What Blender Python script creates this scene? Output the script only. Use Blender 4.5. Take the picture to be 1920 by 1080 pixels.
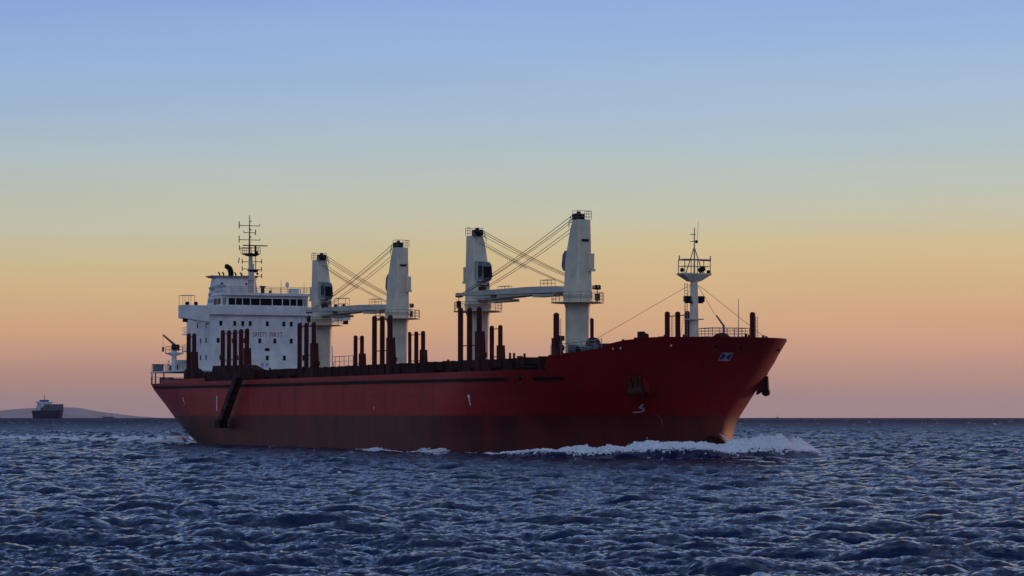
import bpy, math, random
import numpy as np
random.seed(7); rng = np.random.default_rng(11)
R = math.radians
scene = bpy.context.scene
for o in list(bpy.data.objects): bpy.data.objects.remove(o)

# ------------------------------------------------------------------ camera
EYE = 4.25
cam_d = bpy.data.cameras.new('camera'); cam = bpy.data.objects.new('camera', cam_d)
scene.collection.objects.link(cam); scene.camera = cam
cam.location = (0, 0, EYE); cam.rotation_euler = (R(90 + 2.714), 0, 0)
cam_d.sensor_width = 36; cam_d.lens = 36 * 5020 / 1920
cam_d.clip_start = 1; cam_d.clip_end = 120000
scene.render.resolution_x, scene.render.resolution_y = 1024, 576

# ------------------------------------------------------------------ sky and sun
SUN_AZ = 52.0      # degrees from +X towards +Y: behind the ship, to the right
SUN_EL = 2.2
sd = (math.cos(R(SUN_AZ)) * math.cos(R(SUN_EL)), math.sin(R(SUN_AZ)) * math.cos(R(SUN_EL)), math.sin(R(SUN_EL)))
def lin(c):
    return tuple(((v / 255) / 12.92 if v / 255 <= .04045 else ((v / 255 + .055) / 1.055) ** 2.4) for v in c) + (1,)

world = bpy.data.worlds.new('World'); scene.world = world; world.use_nodes = True
nt = world.node_tree; N = nt.nodes; L = nt.links
for n in list(N): N.remove(n)
def nd(tree, t, **k):
    n = tree.nodes.new(t)
    for a, v in k.items(): setattr(n, a, v)
    return n
def mth(tree, op, a, b=None, c=None, clamp=False):
    n = tree.nodes.new('ShaderNodeMath'); n.operation = op; n.use_clamp = clamp
    for i, v in enumerate((a, b, c)):
        if v is None: continue
        if isinstance(v, (int, float)): n.inputs[i].default_value = v
        else: tree.links.new(v, n.inputs[i])
    return n.outputs[0]
def ramp(tree, fac, stops, interp='LINEAR'):
    n = tree.nodes.new('ShaderNodeValToRGB'); cr = n.color_ramp; cr.interpolation = interp
    while len(cr.elements) < len(stops): cr.elements.new(.5)
    for e, (p, c) in zip(cr.elements, stops): e.position = p; e.color = c
    tree.links.new(fac, n.inputs[0]); return n.outputs[0]
tc = nd(nt, 'ShaderNodeTexCoord'); sep = nd(nt, 'ShaderNodeSeparateXYZ'); L.new(tc.outputs['Generated'], sep.inputs[0])
# elevation in units of 12 degrees, drawn a little uneven by thin high haze
nz = nd(nt, 'ShaderNodeTexNoise'); nz.inputs['Scale'].default_value = 3.0; nz.inputs['Detail'].default_value = 3
mp = nd(nt, 'ShaderNodeMapping'); mp.inputs['Scale'].default_value = (1, 1, 16); L.new(tc.outputs['Generated'], mp.inputs[0]); L.new(mp.outputs[0], nz.inputs[0])
el = mth(nt, 'MULTIPLY', mth(nt, 'ARCSINE', sep.outputs[2]), 180 / math.pi)
el = mth(nt, 'ADD', el, mth(nt, 'MULTIPLY', mth(nt, 'SUBTRACT', nz.outputs[0], .5), .85))
# towards the sun the warm band reaches higher
azd = nd(nt, 'ShaderNodeVectorMath', operation='DOT_PRODUCT'); L.new(tc.outputs['Generated'], azd.inputs[0])
azd.inputs[1].default_value = (math.cos(R(SUN_AZ)), math.sin(R(SUN_AZ)), 0)
az = azd.outputs['Value']
stretch = mth(nt, 'ADD', .70, mth(nt, 'MULTIPLY', az, .38))
stretch = mth(nt, 'MAXIMUM', stretch, .45)
e12 = mth(nt, 'DIVIDE', mth(nt, 'DIVIDE', el, stretch), 12.0, clamp=True)
SKY = [(0.0, (170, 142, 139)), (.35, (174, 143, 137)), (.85, (188, 145, 131)), (1.35, (203, 157, 134)), (2.0, (213, 169, 131)),
       (2.8, (214, 182, 137)), (3.5, (209, 190, 147)), (4.2, (197, 194, 171)), (4.9, (188, 196, 184)), (5.6, (178, 193, 199)),
       (6.5, (168, 190, 211)), (7.6, (156, 183, 219)), (9.0, (143, 171, 221)), (12.0, (98, 138, 214))]
sky_col = ramp(nt, e12, [(e / 12.0, lin(c)) for e, c in SKY])
glow = mth(nt, 'ADD', .83, mth(nt, 'MULTIPLY', az, .22)); glow = mth(nt, 'MAXIMUM', glow, .82)
warm = nd(nt, 'ShaderNodeVectorMath', operation='SCALE'); L.new(sky_col, warm.inputs[0]); L.new(glow, warm.inputs['Scale'])
nish = nd(nt, 'ShaderNodeTexSky', sky_type='NISHITA'); nish.sun_disc = False
nish.sun_elevation = R(SUN_EL); nish.sun_rotation = R(90 - SUN_AZ)
ns = nd(nt, 'ShaderNodeVectorMath', operation='MULTIPLY'); L.new(nish.outputs[0], ns.inputs[0])
NS = .15; ns.inputs[1].default_value = (NS * .84, NS * .99, NS * 1.5)
up = nd(nt, 'ShaderNodeMapRange', interpolation_type='SMOOTHSTEP'); L.new(el, up.inputs[0])
up.inputs[1].default_value = 9.3; up.inputs[2].default_value = 24
mx = nd(nt, 'ShaderNodeMix', data_type='RGBA'); L.new(up.outputs[0], mx.inputs[0]); L.new(warm.outputs[0], mx.inputs[6]); L.new(ns.outputs[0], mx.inputs[7])
bg = nd(nt, 'ShaderNodeBackground'); 
# high sky dimmed ahead for the water, brightened behind the camera as added fill
fw = nd(nt, 'ShaderNodeVectorMath', operation='DOT_PRODUCT'); L.new(tc.outputs['Generated'], fw.inputs[0]); fw.inputs[1].default_value = (0, 1, 0)
pale = mth(nt, 'SUBTRACT', 1.38, mth(nt, 'MULTIPLY', fw.outputs['Value'], 1.0))
pale = mth(nt, 'ADD', pale, mth(nt, 'MULTIPLY', mth(nt, 'MULTIPLY', sep.outputs[2], sep.outputs[2]), .7))
pf_ = mth(nt, 'ADD', 1.0, mth(nt, 'MULTIPLY', mth(nt, 'SUBTRACT', pale, 1.0), up.outputs[0]))
sc_ = nd(nt, 'ShaderNodeVectorMath', operation='SCALE'); L.new(mx.outputs[2], sc_.inputs[0]); L.new(pf_, sc_.inputs['Scale'])
wz = nd(nt, 'ShaderNodeTexNoise'); wz.inputs['Scale'].default_value = 5.0; wz.inputs['Detail'].default_value = 6; wz.inputs['Roughness'].default_value = .6
wm = nd(nt, 'ShaderNodeMapping'); wm.inputs['Scale'].default_value = (1, 1, 9); wm.inputs['Rotation'].default_value = (0, R(3), 0); L.new(tc.outputs['Generated'], wm.inputs[0]); L.new(wm.outputs[0], wz.inputs[0])
sc2 = nd(nt, 'ShaderNodeVectorMath', operation='SCALE'); L.new(sc_.outputs[0], sc2.inputs[0]); L.new(mth(nt, 'ADD', .94, mth(nt, 'MULTIPLY', wz.outputs[0], .12)), sc2.inputs['Scale'])
# and that added fill is also tinted warm
tf = mth(nt, 'MULTIPLY', mth(nt, 'MULTIPLY', fw.outputs['Value'], -1.6, clamp=True), up.outputs[0])
tm = nd(nt, 'ShaderNodeMix', data_type='RGBA'); L.new(tf, tm.inputs[0]); tm.inputs[6].default_value = (1, 1, 1, 1); tm.inputs[7].default_value = (1.85, 1.46, 1.12, 1)
tv = nd(nt, 'ShaderNodeVectorMath', operation='MULTIPLY'); L.new(sc2.outputs[0], tv.inputs[0]); L.new(tm.outputs[2], tv.inputs[1])
L.new(tv.outputs[0], bg.inputs[0]); bg.inputs[1].default_value = 1.0
wo = nd(nt, 'ShaderNodeOutputWorld'); L.new(bg.outputs[0], wo.inputs[0])

sl = bpy.data.lights.new('sun', 'SUN'); sl.energy = 1.1; sl.angle = R(1.2); sl.color = (1.0, .42, .25)
so = bpy.data.objects.new('sun', sl); scene.collection.objects.link(so)
from mathutils import Vector, Matrix
so.rotation_euler = Vector(sd).to_track_quat('Z', 'Y').to_euler()
scene.view_settings.view_transform = 'Standard'; scene.view_settings.look = 'None'
scene.view_settings.exposure = 0; scene.view_settings.gamma = 1
scene.cycles.max_bounces = 6; scene.cycles.volume_bounces = 0; scene.cycles.use_denoising = True; scene.cycles.denoiser = 'OPENIMAGEDENOISE'; scene.cycles.denoising_prefilter = 'ACCURATE'
scene.cycles.volume_step_rate = 1

# ------------------------------------------------------------------ materials
def mat(name, col, rough=.5, metal=0, var=.12, vscale=.6, streak=0, streak_col=(.05, .02, .015), spec=.5, bump=0):
    m = bpy.data.materials.new(name); m.use_nodes = True; t = m.node_tree
    b = t.nodes['Principled BSDF']; b.inputs['Roughness'].default_value = rough; b.inputs['Metallic'].default_value = metal
    b.inputs['Specular IOR Level'].default_value = spec
    tcn = t.nodes.new('ShaderNodeTexCoord')
    n = t.nodes.new('ShaderNodeTexNoise'); n.inputs['Scale'].default_value = vscale; n.inputs['Detail'].default_value = 6
    t.links.new(tcn.outputs['Object'], n.inputs[0])
    c0 = tuple(v * (1 - var * 1.6) for v in col) + (1,); c1 = tuple(min(1, v * (1 + var)) for v in col) + (1,)
    c = ramp(t, n.outputs[0], [(.3, c0), (.7, c1)])
    if streak:
        n2 = t.nodes.new('ShaderNodeTexNoise'); n2.inputs['Scale'].default_value = 1; n2.inputs['Detail'].default_value = 5
        m2 = t.nodes.new('ShaderNodeMapping'); m2.inputs['Scale'].default_value = (1.6, 1.6, .12)
        t.links.new(tcn.outputs['Object'], m2.inputs[0]); t.links.new(m2.outputs[0], n2.inputs[0])
        f = t.nodes.new('ShaderNodeMapRange'); t.links.new(n2.outputs[0], f.inputs[0]); f.inputs[1].default_value = .52; f.inputs[2].default_value = .78
        f.inputs[4].default_value = streak
        x = t.nodes.new('ShaderNodeMix'); x.data_type = 'RGBA'; t.links.new(f.outputs[0], x.inputs[0]); t.links.new(c, x.inputs[6])
        x.inputs[7].default_value = streak_col + (1,); c = x.outputs[2]
    t.links.new(c, b.inputs['Base Color'])
    if bump:
        bp = t.nodes.new('ShaderNodeBump'); bp.inputs['Strength'].default_value = bump; bp.inputs['Distance'].default_value = .05
        t.links.new(n.outputs[0], bp.inputs['Height']); t.links.new(bp.outputs[0], b.inputs['Normal'])
    return m
M = dict(
    white=mat('white_paint', (.84, .80, .76), .45, streak=.16, streak_col=(.28, .20, .16)),
    cream=mat('cream_paint', (.80, .69, .50), .5, streak=.22, streak_col=(.25, .15, .10)),
    jib=mat('jib_paint', (.58, .52, .42), .5, streak=.1),
    red=mat('red_fittings', (.085, .012, .012), .7, var=.3, streak=.4, spec=.2),
    deck=mat('deck_paint', (.06, .016, .014), .75, var=.35, vscale=.4, spec=.2),
    cover=mat('hatch_paint', (.050, .017, .015), .8, var=.4, vscale=.5, spec=.15),
    dark=mat('dark_steel', (.022, .02, .022), .6, spec=.25),
    rail=mat('rail_paint', (.30, .29, .27), .5),
    glass=mat('window_glass', (.010, .011, .014), .3, spec=.06),
    black=mat('black_paint', (.008, .007, .008), .65, spec=.15),
    wire=mat('wire_rope', (.07, .06, .05), .6),
    orange=mat('orange_shell', (.45, .10, .02), .4),
    letter=mat('dark_red_lettering', (.30, .07, .09), .6, var=.05),
    mark=mat('white_marking', (.80, .78, .80), .6, var=.15, vscale=3),
    blue=mat('emblem_blue', (.04, .03, .10), .6, var=.05),
    grey=mat('grey_machinery', (.16, .18, .20), .5, var=.3, vscale=2),
)
def hull_material():
    m = bpy.data.materials.new('hull_paint'); m.use_nodes = True; t = m.node_tree; b = t.nodes['Principled BSDF']
    tcn = t.nodes.new('ShaderNodeTexCoord'); s = t.nodes.new('ShaderNodeSeparateXYZ'); t.links.new(tcn.outputs['Object'], s.inputs[0])
    def noise(scale, mpg, det=5):
        n = t.nodes.new('ShaderNodeTexNoise'); n.inputs['Scale'].default_value = scale; n.inputs['Detail'].default_value = det
        mm = t.nodes.new('ShaderNodeMapping'); mm.inputs['Scale'].default_value = mpg
        t.links.new(tcn.outputs['Object'], mm.inputs[0]); t.links.new(mm.outputs[0], n.inputs[0]); return n.outputs[0]
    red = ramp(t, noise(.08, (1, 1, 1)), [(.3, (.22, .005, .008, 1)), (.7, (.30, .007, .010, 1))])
    lit_chalk = ramp(t, noise(.12, (1, 1, 1)), [(.3, (.40, .018, .018, 1)), (.7, (.52, .030, .028, 1))])
    cx = t.nodes.new('ShaderNodeMapRange'); cx.interpolation_type = 'SMOOTHSTEP'; t.links.new(s.outputs[0], cx.inputs[0]); cx.inputs[1].default_value = 124; cx.inputs[2].default_value = 147  # aft-to-bow change: part chalked paint, part the hull's light and shade painted in
    cm = t.nodes.new('ShaderNodeMix'); cm.data_type = 'RGBA'; t.links.new(cx.outputs[0], cm.inputs[0]); t.links.new(lit_chalk, cm.inputs[6]); t.links.new(red, cm.inputs[7]); red = cm.outputs[2]
    # rust and dirt running down from the deck edge
    st = noise(1, (.9, .9, .07)); f = t.nodes.new('ShaderNodeMapRange'); t.links.new(st, f.inputs[0]); f.inputs[1].default_value = .52; f.inputs[2].default_value = .8; f.inputs[4].default_value = .55
    x = t.nodes.new('ShaderNodeMix'); x.data_type = 'RGBA'; t.links.new(f.outputs[0], x.inputs[0]); t.links.new(red, x.inputs[6]); x.inputs[7].default_value = (.12, .008, .009, 1)
    # plating strakes, faint
    low = ramp(t, noise(1, (.22, .22, .05), 3), [(.30, (.075, .011, .012, 1)), (.5, (.13, .017, .015, 1)), (.72, (.19, .022, .018, 1))])
    g = noise(1, (.30, .30, .03), 2); gf = t.nodes.new('ShaderNodeMapRange'); t.links.new(g, gf.inputs[0]); gf.inputs[1].default_value = .6; gf.inputs[2].default_value = .72; gf.inputs[4].default_value = .35
    lx = t.nodes.new('ShaderNodeMix'); lx.data_type = 'RGBA'; t.links.new(gf.outputs[0], lx.inputs[0]); t.links.new(low, lx.inputs[6]); lx.inputs[7].default_value = (.040, .040, .040, 1)
    # weed and wet dirt just over the water
    edge = mth(t, 'ADD', s.outputs[2], mth(t, 'MULTIPLY', mth(t, 'SUBTRACT', noise(1.1, (1, 1, .3)), .5), .42))
    k = t.nodes.new('ShaderNodeMapRange'); t.links.new(edge, k.inputs[0]); k.inputs[1].default_value = 4.06; k.inputs[2].default_value = 4.26
    y = t.nodes.new('ShaderNodeMix'); y.data_type = 'RGBA'; t.links.new(k.outputs[0], y.inputs[0]); t.links.new(lx.outputs[2], y.inputs[6]); t.links.new(x.outputs[2], y.inputs[7])
    cv = t.nodes.new('ShaderNodeCombineXYZ'); t.links.new(s.outputs[0], cv.inputs[0]); t.links.new(s.outputs[2], cv.inputs[1])
    bk = t.nodes.new('ShaderNodeTexBrick'); t.links.new(cv.outputs[0], bk.inputs[0]); bk.inputs['Scale'].default_value = 1; bk.inputs['Brick Width'].default_value = 9.5; bk.inputs['Row Height'].default_value = 2.15
    bk.inputs['Mortar Size'].default_value = .05; bk.inputs['Mortar Smooth'].default_value = .6; bk.inputs['Color1'].default_value = (1, 1, 1, 1); bk.inputs['Color2'].default_value = (.88, .86, .86, 1); bk.inputs['Mortar'].default_value = (.68, .64, .64, 1)
    pm = t.nodes.new('ShaderNodeMix'); pm.data_type = 'RGBA'; pm.blend_type = 'MULTIPLY'; pm.inputs[0].default_value = 1; t.links.new(y.outputs[2], pm.inputs[6]); t.links.new(bk.outputs[0], pm.inputs[7])
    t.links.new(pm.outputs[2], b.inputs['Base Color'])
    rr = t.nodes.new('ShaderNodeMapRange'); t.links.new(noise(.7, (1, 1, .4)), rr.inputs[0]); rr.inputs[3].default_value = .46; rr.inputs[4].default_value = .60; b.inputs['Specular IOR Level'].default_value = .27
    t.links.new(rr.outputs[0], b.inputs['Roughness'])
    bp = t.nodes.new('ShaderNodeBump'); bp.inputs['Strength'].default_value = .5; bp.inputs['Distance'].default_value = .05
    t.links.new(noise(.35, (1, 1, .8), 1), bp.inputs['Height']); t.links.new(bp.outputs[0], b.inputs['Normal'])
    return m
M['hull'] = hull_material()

# ------------------------------------------------------------------ mesh helpers
class MB:
    def __init__(s): s.v = []; s.f = []; s.sm = []
    def add(s, vs, fs, smooth=False):
        o = len(s.v); s.v += [tuple(map(float, v)) for v in vs]; s.f += [tuple(i + o for i in f) for f in fs]; s.sm += [smooth] * len(fs); return s
    def box(s, x0, x1, y0, y1, z0, z1):
        v = [(x, y, z) for z in (z0, z1) for y in (y0, y1) for x in (x0, x1)]
        return s.add(v, [(0, 2, 3, 1), (4, 5, 7, 6), (0, 1, 5, 4), (2, 6, 7, 3), (0, 4, 6, 2), (1, 3, 7, 5)])
    def prism(s, pts, axis, a, b, pts2=None):
        """polygon pts (2D) swept along an axis between a and b; pts2 gives the far outline"""
        pts2 = pts2 or pts; n = len(pts)
        def P(p, q):
            return {'x': (q, p[0], p[1]), 'y': (p[0], q, p[1]), 'z': (p[0], p[1], q)}[axis]
        v = [P(p, a) for p in pts] + [P(p, b) for p in pts2]
        return s.add(v, [tuple(range(n))[::-1], tuple(range(n, 2 * n))] + [(i, (i + 1) % n, n + (i + 1) % n, n + i) for i in range(n)])
    def tube(s, p, q, r, r2=None, n=8, cap=True):
        r2 = r if r2 is None else r2
        p, q = Vector(p), Vector(q); d = (q - p).normalized()
        a = d.orthogonal().normalized(); b = d.cross(a)
        v = [p + (a * math.cos(2 * math.pi * i / n) + b * math.sin(2 * math.pi * i / n)) * r for i in range(n)] + \
            [q + (a * math.cos(2 * math.pi * i / n) + b * math.sin(2 * math.pi * i / n)) * r2 for i in range(n)]
        s.add(v, [(i, (i + 1) % n, n + (i + 1) % n, n + i) for i in range(n)], n > 4)
        if cap: s.add(v[:n], [tuple(range(n))[::-1]]); s.add(v[n:], [tuple(range(n))])
        return s
    def lathe(s, c, prof, n=20, smooth=True):
        v = []; f = []
        for r, z in prof:
            for i in range(n): v.append((c[0] + r * math.cos(2 * math.pi * i / n), c[1] + r * math.sin(2 * math.pi * i / n), c[2] + z))
        for k in range(len(prof) - 1):
            for i in range(n): f.append((k * n + i, k * n + (i + 1) % n, (k + 1) * n + (i + 1) % n, (k + 1) * n + i))
        s.add(v, f, smooth)
        s.add(v[:n], [tuple(range(n))[::-1]]); s.add(v[-n:], [tuple(range(n))])
        return s
    def blob(s, c, r, n=10, sq=(1, 1, 1)):
        v = []; f = []; m = max(4, n // 2)
        for j in range(m + 1):
            th = math.pi * j / m
            for i in range(n):
                ph = 2 * math.pi * i / n
                v.append((c[0] + r * sq[0] * math.sin(th) * math.cos(ph), c[1] + r * sq[1] * math.sin(th) * math.sin(ph), c[2] + r * sq[2] * math.cos(th)))
        for j in range(m):
            for i in range(n): f.append((j * n + i, (j + 1) * n + i, (j + 1) * n + (i + 1) % n, j * n + (i + 1) % n))
        return s.add(v, f, True)
    def rail(s, pts, h=1.05, r=.03, bars=3, step=1.6, closed=False):
        """handrail along a polyline of deck points"""
        P = [Vector(p) for p in pts]
        if closed: P.append(P[0])
        for a, b in zip(P[:-1], P[1:]):
            for k in range(bars):
                z = Vector((0, 0, h * (k + 1) / bars)); s.tube(a + z, b + z, r if k == bars - 1 else r * .7, n=5, cap=False)
            n = max(1, round((b - a).length / step))
            for i in range(n + 1):
                q = a.lerp(b, i / n); s.tube(q, q + Vector((0, 0, h)), r, n=5)
        return s
    def build(s, name, mt, parent=None, label=None):
        me = bpy.data.meshes.new(name); me.from_pydata(s.v, [], s.f)
        me.polygons.foreach_set('use_smooth', s.sm); me.update()
        ob = bpy.data.objects.new(name, me); scene.collection.objects.link(ob)
        if mt: me.materials.append(M[mt] if isinstance(mt, str) else mt)
        if parent: ob.parent = parent
        if label: ob['label'] = label
        return ob
def empty(name, loc=(0, 0, 0), rz=0, parent=None):
    o = bpy.data.objects.new(name, None); scene.collection.objects.link(o); o.location = loc; o.rotation_euler = (0, 0, rz)
    o.empty_display_size = 2
    if parent: o.parent = parent
    return o
def tag(o, label, cat, group=None, kind=None):
    if label: o['label'] = label
    if cat: o['category'] = cat
    if group: o['group'] = group
    if kind: o['kind'] = kind
    return o
def copy_tree(o, parent=None):
    c = o.copy(); scene.collection.objects.link(c); c.parent = parent
    for ch in list(o.children): copy_tree(ch, c)
    return c

# ------------------------------------------------------------------ the cargo ship: local X forward from the stern, Y to port, Z up from the water
TH = R(66); ORG = (-45.5, 419.0, 0.0)
ship = empty('cargo_ship', ORG, -TH)
tag(ship, 'big red bulk carrier under way with four cream deck cranes and white deckhouse', 'cargo ship')

def stem(z): return float(np.interp(z, [-4, 0, 4, 6.3, 8.4, 10.3, 12], [161.0, 161.7, 162, 162.9, 164.3, 165.5, 167.2]))
def bXf(z): return float(np.interp(z, [-4, 0, 2, 3.1, 3.9, 5.2, 6.5, 8.3, 9.9, 11.8], [116, 116.5, 117.3, 118.2, 119.8, 122.4, 125, 128.6, 131.8, 135.6]))
def bn(z): return float(np.interp(z, [0, 2, 3.1, 3.9, 5.2, 6.5, 8.3, 9.9, 11.8], [.61, .603, .591, .562, .513, .473, .432, .404, .407]))
def bm(z): return float(np.interp(z, [0, 12], [1.6, 2.0]))
def sX(z): return float(np.interp(z, [-1, 0, 1.7, 3.7, 6.1, 7.8, 9], [15.5, 13.5, 11.2, 9.0, 6.3, 4.2, 3.2]))
def sB(z): return float(np.interp(z, [-1, 0, 1.7, 3.7, 6.1, 7.8, 9], [7, 7.8, 9.0, 10.1, 11.1, 11.9, 12.3]))
def half(X, z):
    if X >= bXf(z):
        t = min(1, (X - bXf(z)) / (stem(z) - bXf(z))); return 14 * (1 - t ** bm(z)) ** bn(z)
    m = np.interp(z, [0, 9], [46, 28])
    if X < m:
        u = max(0, (X - sX(z)) / (m - sX(z))); return sB(z) + (14 - sB(z)) * math.sin(u * math.pi / 2) ** .9
    return 14
def surf(X, z, off=.03, side=-1): return (X, side * (half(X, z) + off), z)
def surfY(Y, z, off=.03):
    """point of the bow at lateral position Y"""
    lo, hi = bXf(z), stem(z)
    for _ in range(40):
        m = (lo + hi) / 2
        if half(m, z) > abs(Y): lo = m
        else: hi = m
    return (lo + off, Y, z)
def top(X):
    return float(np.interp(X, [0, 147.4, 149.0, 155, 157.2, 158.6, 160.5, 163.5, 168], [9.0, 9.0, 10.45, 10.8, 11.0, 11.45, 11.75, 12.0, 12.0]))
def row(z, x0=None, nb=56):
    xs = [] if x0 is not None else list(sX(z) + (30 - sX(z)) * (np.linspace(0, 1, 14) ** 1.3)) + [38, 46, 60, 80, 100]
    a = bXf(z) if x0 is None else x0
    s = np.linspace(0, 1, nb)
    xs += [a + (stem(z) - a) * (1 - (1 - q) ** 2) for q in s]
    return xs
# hull shell up to the main deck, then the raised bow plating over it
mb = MB(); zs = [-3, -1.5, -.5, .5, 1.5, 2.5, 3.5, 4.2, 5, 6, 7, 8, 9]
rows = []
for z in zs:
    xs = row(z); r = [(x, -half(x, z), z) for x in xs]; r += [(x, -y, zz) for x, y, zz in r[-2::-1]]; rows.append(r)
n = len(rows[0]); V = [p for r in rows for p in r]
F = [(k * n + i, k * n + i + 1, (k + 1) * n + i + 1, (k + 1) * n + i) for k in range(len(rows) - 1) for i in range(n - 1)]
mb.add(V, F, True)
mb.add(V, [(k * n, (k + 1) * n, (k + 2) * n - 1, (k + 1) * n - 1) for k in range(len(rows) - 1)])     # flat transom
XB = 147.4; rows = []
for s_ in np.linspace(0, 1, 7):
    r = []
    for q in np.linspace(0, 1, 64):
        z = 9.0
        for _ in range(4):
            X = XB + (stem(z) - XB) * (1 - (1 - q) ** 2); z = 9.0 + (top(X) - 9.0) * s_
        r.append((X, -half(X, z), z))
    r += [(x, -y, z) for x, y, z in r[-2::-1]]; rows.append(r)
n = len(rows[0]); V = [p for r in rows for p in r]
mb.add(V, [(k * n + i, k * n + i + 1, (k + 1) * n + i + 1, (k + 1) * n + i) for k in range(len(rows) - 1) for i in range(n - 1)], True)
inner = [(x - .25 * (x > 160), y * .985, z) for x, y, z in rows[-1]]                 # thickness of the bulwark cap
mb.add(rows[-1] + inner, [(i, i + 1, n + i + 1, n + i) for i in range(n - 1)])
mb.add(inner + [(min(x, stem(z - .7) - .5) , math.copysign(max(0, half(min(x, stem(z - .7) - .5), z - .7) - .25), y), z - .7) for x, y, z in inner], [(i, i + 1, n + i + 1, n + i) for i in range(n - 1)])
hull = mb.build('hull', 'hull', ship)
# bulb nose
bl = MB(); V = []; nn = 28; m_ = 18
for k in range(m_ + 1):
    a0 = math.pi / 2 * k / m_; rr0 = math.sin(a0) if k else .01
    for i in range(nn):
        a = 2 * math.pi * i / nn; V.append((157.1 + 8.2 * math.cos(a0), 1.55 * rr0 * math.sin(a), .35 + 2.3 * rr0 * math.cos(a)))
bl.add(V, [(k * nn + i, k * nn + (i + 1) % nn, (k + 1) * nn + (i + 1) % nn, (k + 1) * nn + i) for k in range(m_) for i in range(nn)], True)
bulb = bl.build('bulb', mat('bulb_antifouling', (.030, .008, .008), .6, var=.3, spec=.25), hull)
ring = MB()
def rp(t):
    a0 = .30 + .62 * t; return (157.1 + 8.3 * math.cos(a0), .25 + .35 * t, .42 + 2.38 * math.sin(a0))
for i in range(12): ring.tube(rp(i / 12), rp((i + 1) / 12), .04 + .08 * math.sin(math.pi * i / 12), .04 + .08 * math.sin(math.pi * (i + 1) / 12), n=6)
ring.build('bulb_water_sheen', 'mark', hull)

# decks
mb = MB(); xs = [sX(9) + (30 - sX(9)) * q for q in np.linspace(0, 1, 12)] + list(np.linspace(36, 147, 30))
for a, b in zip(xs[:-1], xs[1:]):
    mb.add([(a, -half(a, 8.95) + .05, 8.95), (b, -half(b, 8.95) + .05, 8.95), (b, half(b, 8.95) - .05, 8.95), (a, half(a, 8.95) - .05, 8.95)], [(0, 1, 2, 3)])
mb.build('main_deck', 'deck', ship)
mb = MB(); xs = [147.8 + (165.6 - 147.8) * (1 - (1 - q) ** 1.8) for q in np.linspace(0, 1, 20)]
for a, b in zip(xs[:-1], xs[1:]):
    ya, yb = half(a, 10) - .2, half(b, 10) - .2
    mb.add([(a, -ya, 10.35), (b, -yb, 10.35), (b, yb, 10.35), (a, ya, 10.35)], [(0, 1, 2, 3)])
mb.box(147.6, 147.8, -12.9, 12.9, 8.96, 10.36)
mb.build('forecastle_deck', 'deck', ship)

# raised black band along the sheer strake
for x0, x1 in ((5.0, 140.2), (145.3, 150.2)):
    xs = list(np.linspace(x0, x1, 60 if x1 - x0 > 20 else 6))
    for sd_ in (-1, 1):
        mb = MB()
        for a, b in zip(xs[:-1], xs[1:]):
            za, zb = np.interp([a, b], [5, 60, 100, 150], [8.38, 8.22, 8.18, 8.02]); h_ = .17
            A = [surf(a, za - h_, .02, sd_), surf(a, za - h_, .16, sd_), surf(a, za + h_, .16, sd_), surf(a, za + h_, .02, sd_)]
            B = [surf(b, zb - h_, .02, sd_), surf(b, zb - h_, .16, sd_), surf(b, zb + h_, .16, sd_), surf(b, zb + h_, .02, sd_)]
            mb.add(A + B, [(0, 1, 5, 4), (1, 2, 6, 5), (2, 3, 7, 6)])
        mb.build('sheer_band', 'black', hull)

# hull markings, a sheet lying on the plating
def strip(name, pts, w, mt='mark', parent=hull, bow=False):
    """pts: list of (X,z) (or (Y,z) on the bow) joined by a painted stroke w wide"""
    mb = MB()
    for (a, za), (b, zb) in zip(pts[:-1], pts[1:]):
        d = math.hypot(b - a, zb - za); nx, nz_ = -(zb - za) / d * w / 2, (b - a) / d * w / 2
        ex, ez = (b - a) / d * w * .4, (zb - za) / d * w * .4
        q = [(a - ex + nx, za - ez + nz_), (b + ex + nx, zb + ez + nz_), (b + ex - nx, zb + ez - nz_), (a - ex - nx, za - ez - nz_)]
        f = (lambda p: surfY(p[0], p[1], .05)) if bow else (lambda p: surf(p[0], p[1], .035))
        mb.add([f(p) for p in q], [(3, 2, 1, 0)])
    return mb.build(name, mt, parent)
strip('draught_mark', [(41.8, 4.95), (41.8, 6.75)], .42)
strip('tug_mark', [(131.1, 5.40), (131.1, 6.15)], .24); strip('tug_mark', [(130.95, 6.28), (131.25, 6.28)], .34)
strip('tug_mark', [(25.0, 6.38), (25.0, 6.62)], .5)
strip('tug_mark', [(25.4, 5.85), (25.4, 6.1)], .25)
strip('anchor_wash_streak', [(158.6, 4.3), (158.9, 3.8), (158.7, 3.1)], .09, mat('wash_streak', (.20, .10, .09), .7))
strip('paint_mark', [(103, 5.0), (103, 5.2)], .2)
# bulbous bow symbol each side of the bow
def bulb_mark(sy):
    pts = [(.38, .95), (.25, .55), (.62, .40), (.74, .15), (.62, -.06), (.2, -.12), (.0, -.12)]
    y0 = -6.3
    strip('bulb_mark', [((y0 + a * .72) * -sy, 4.6 + b * .72) for a, b in pts], .15, mat('worn_marking', (.45, .40, .42), .7) if sy < 0 else bpy.data.materials['worn_marking'], bow=True)
bulb_mark(-1); bulb_mark(1)
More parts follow.
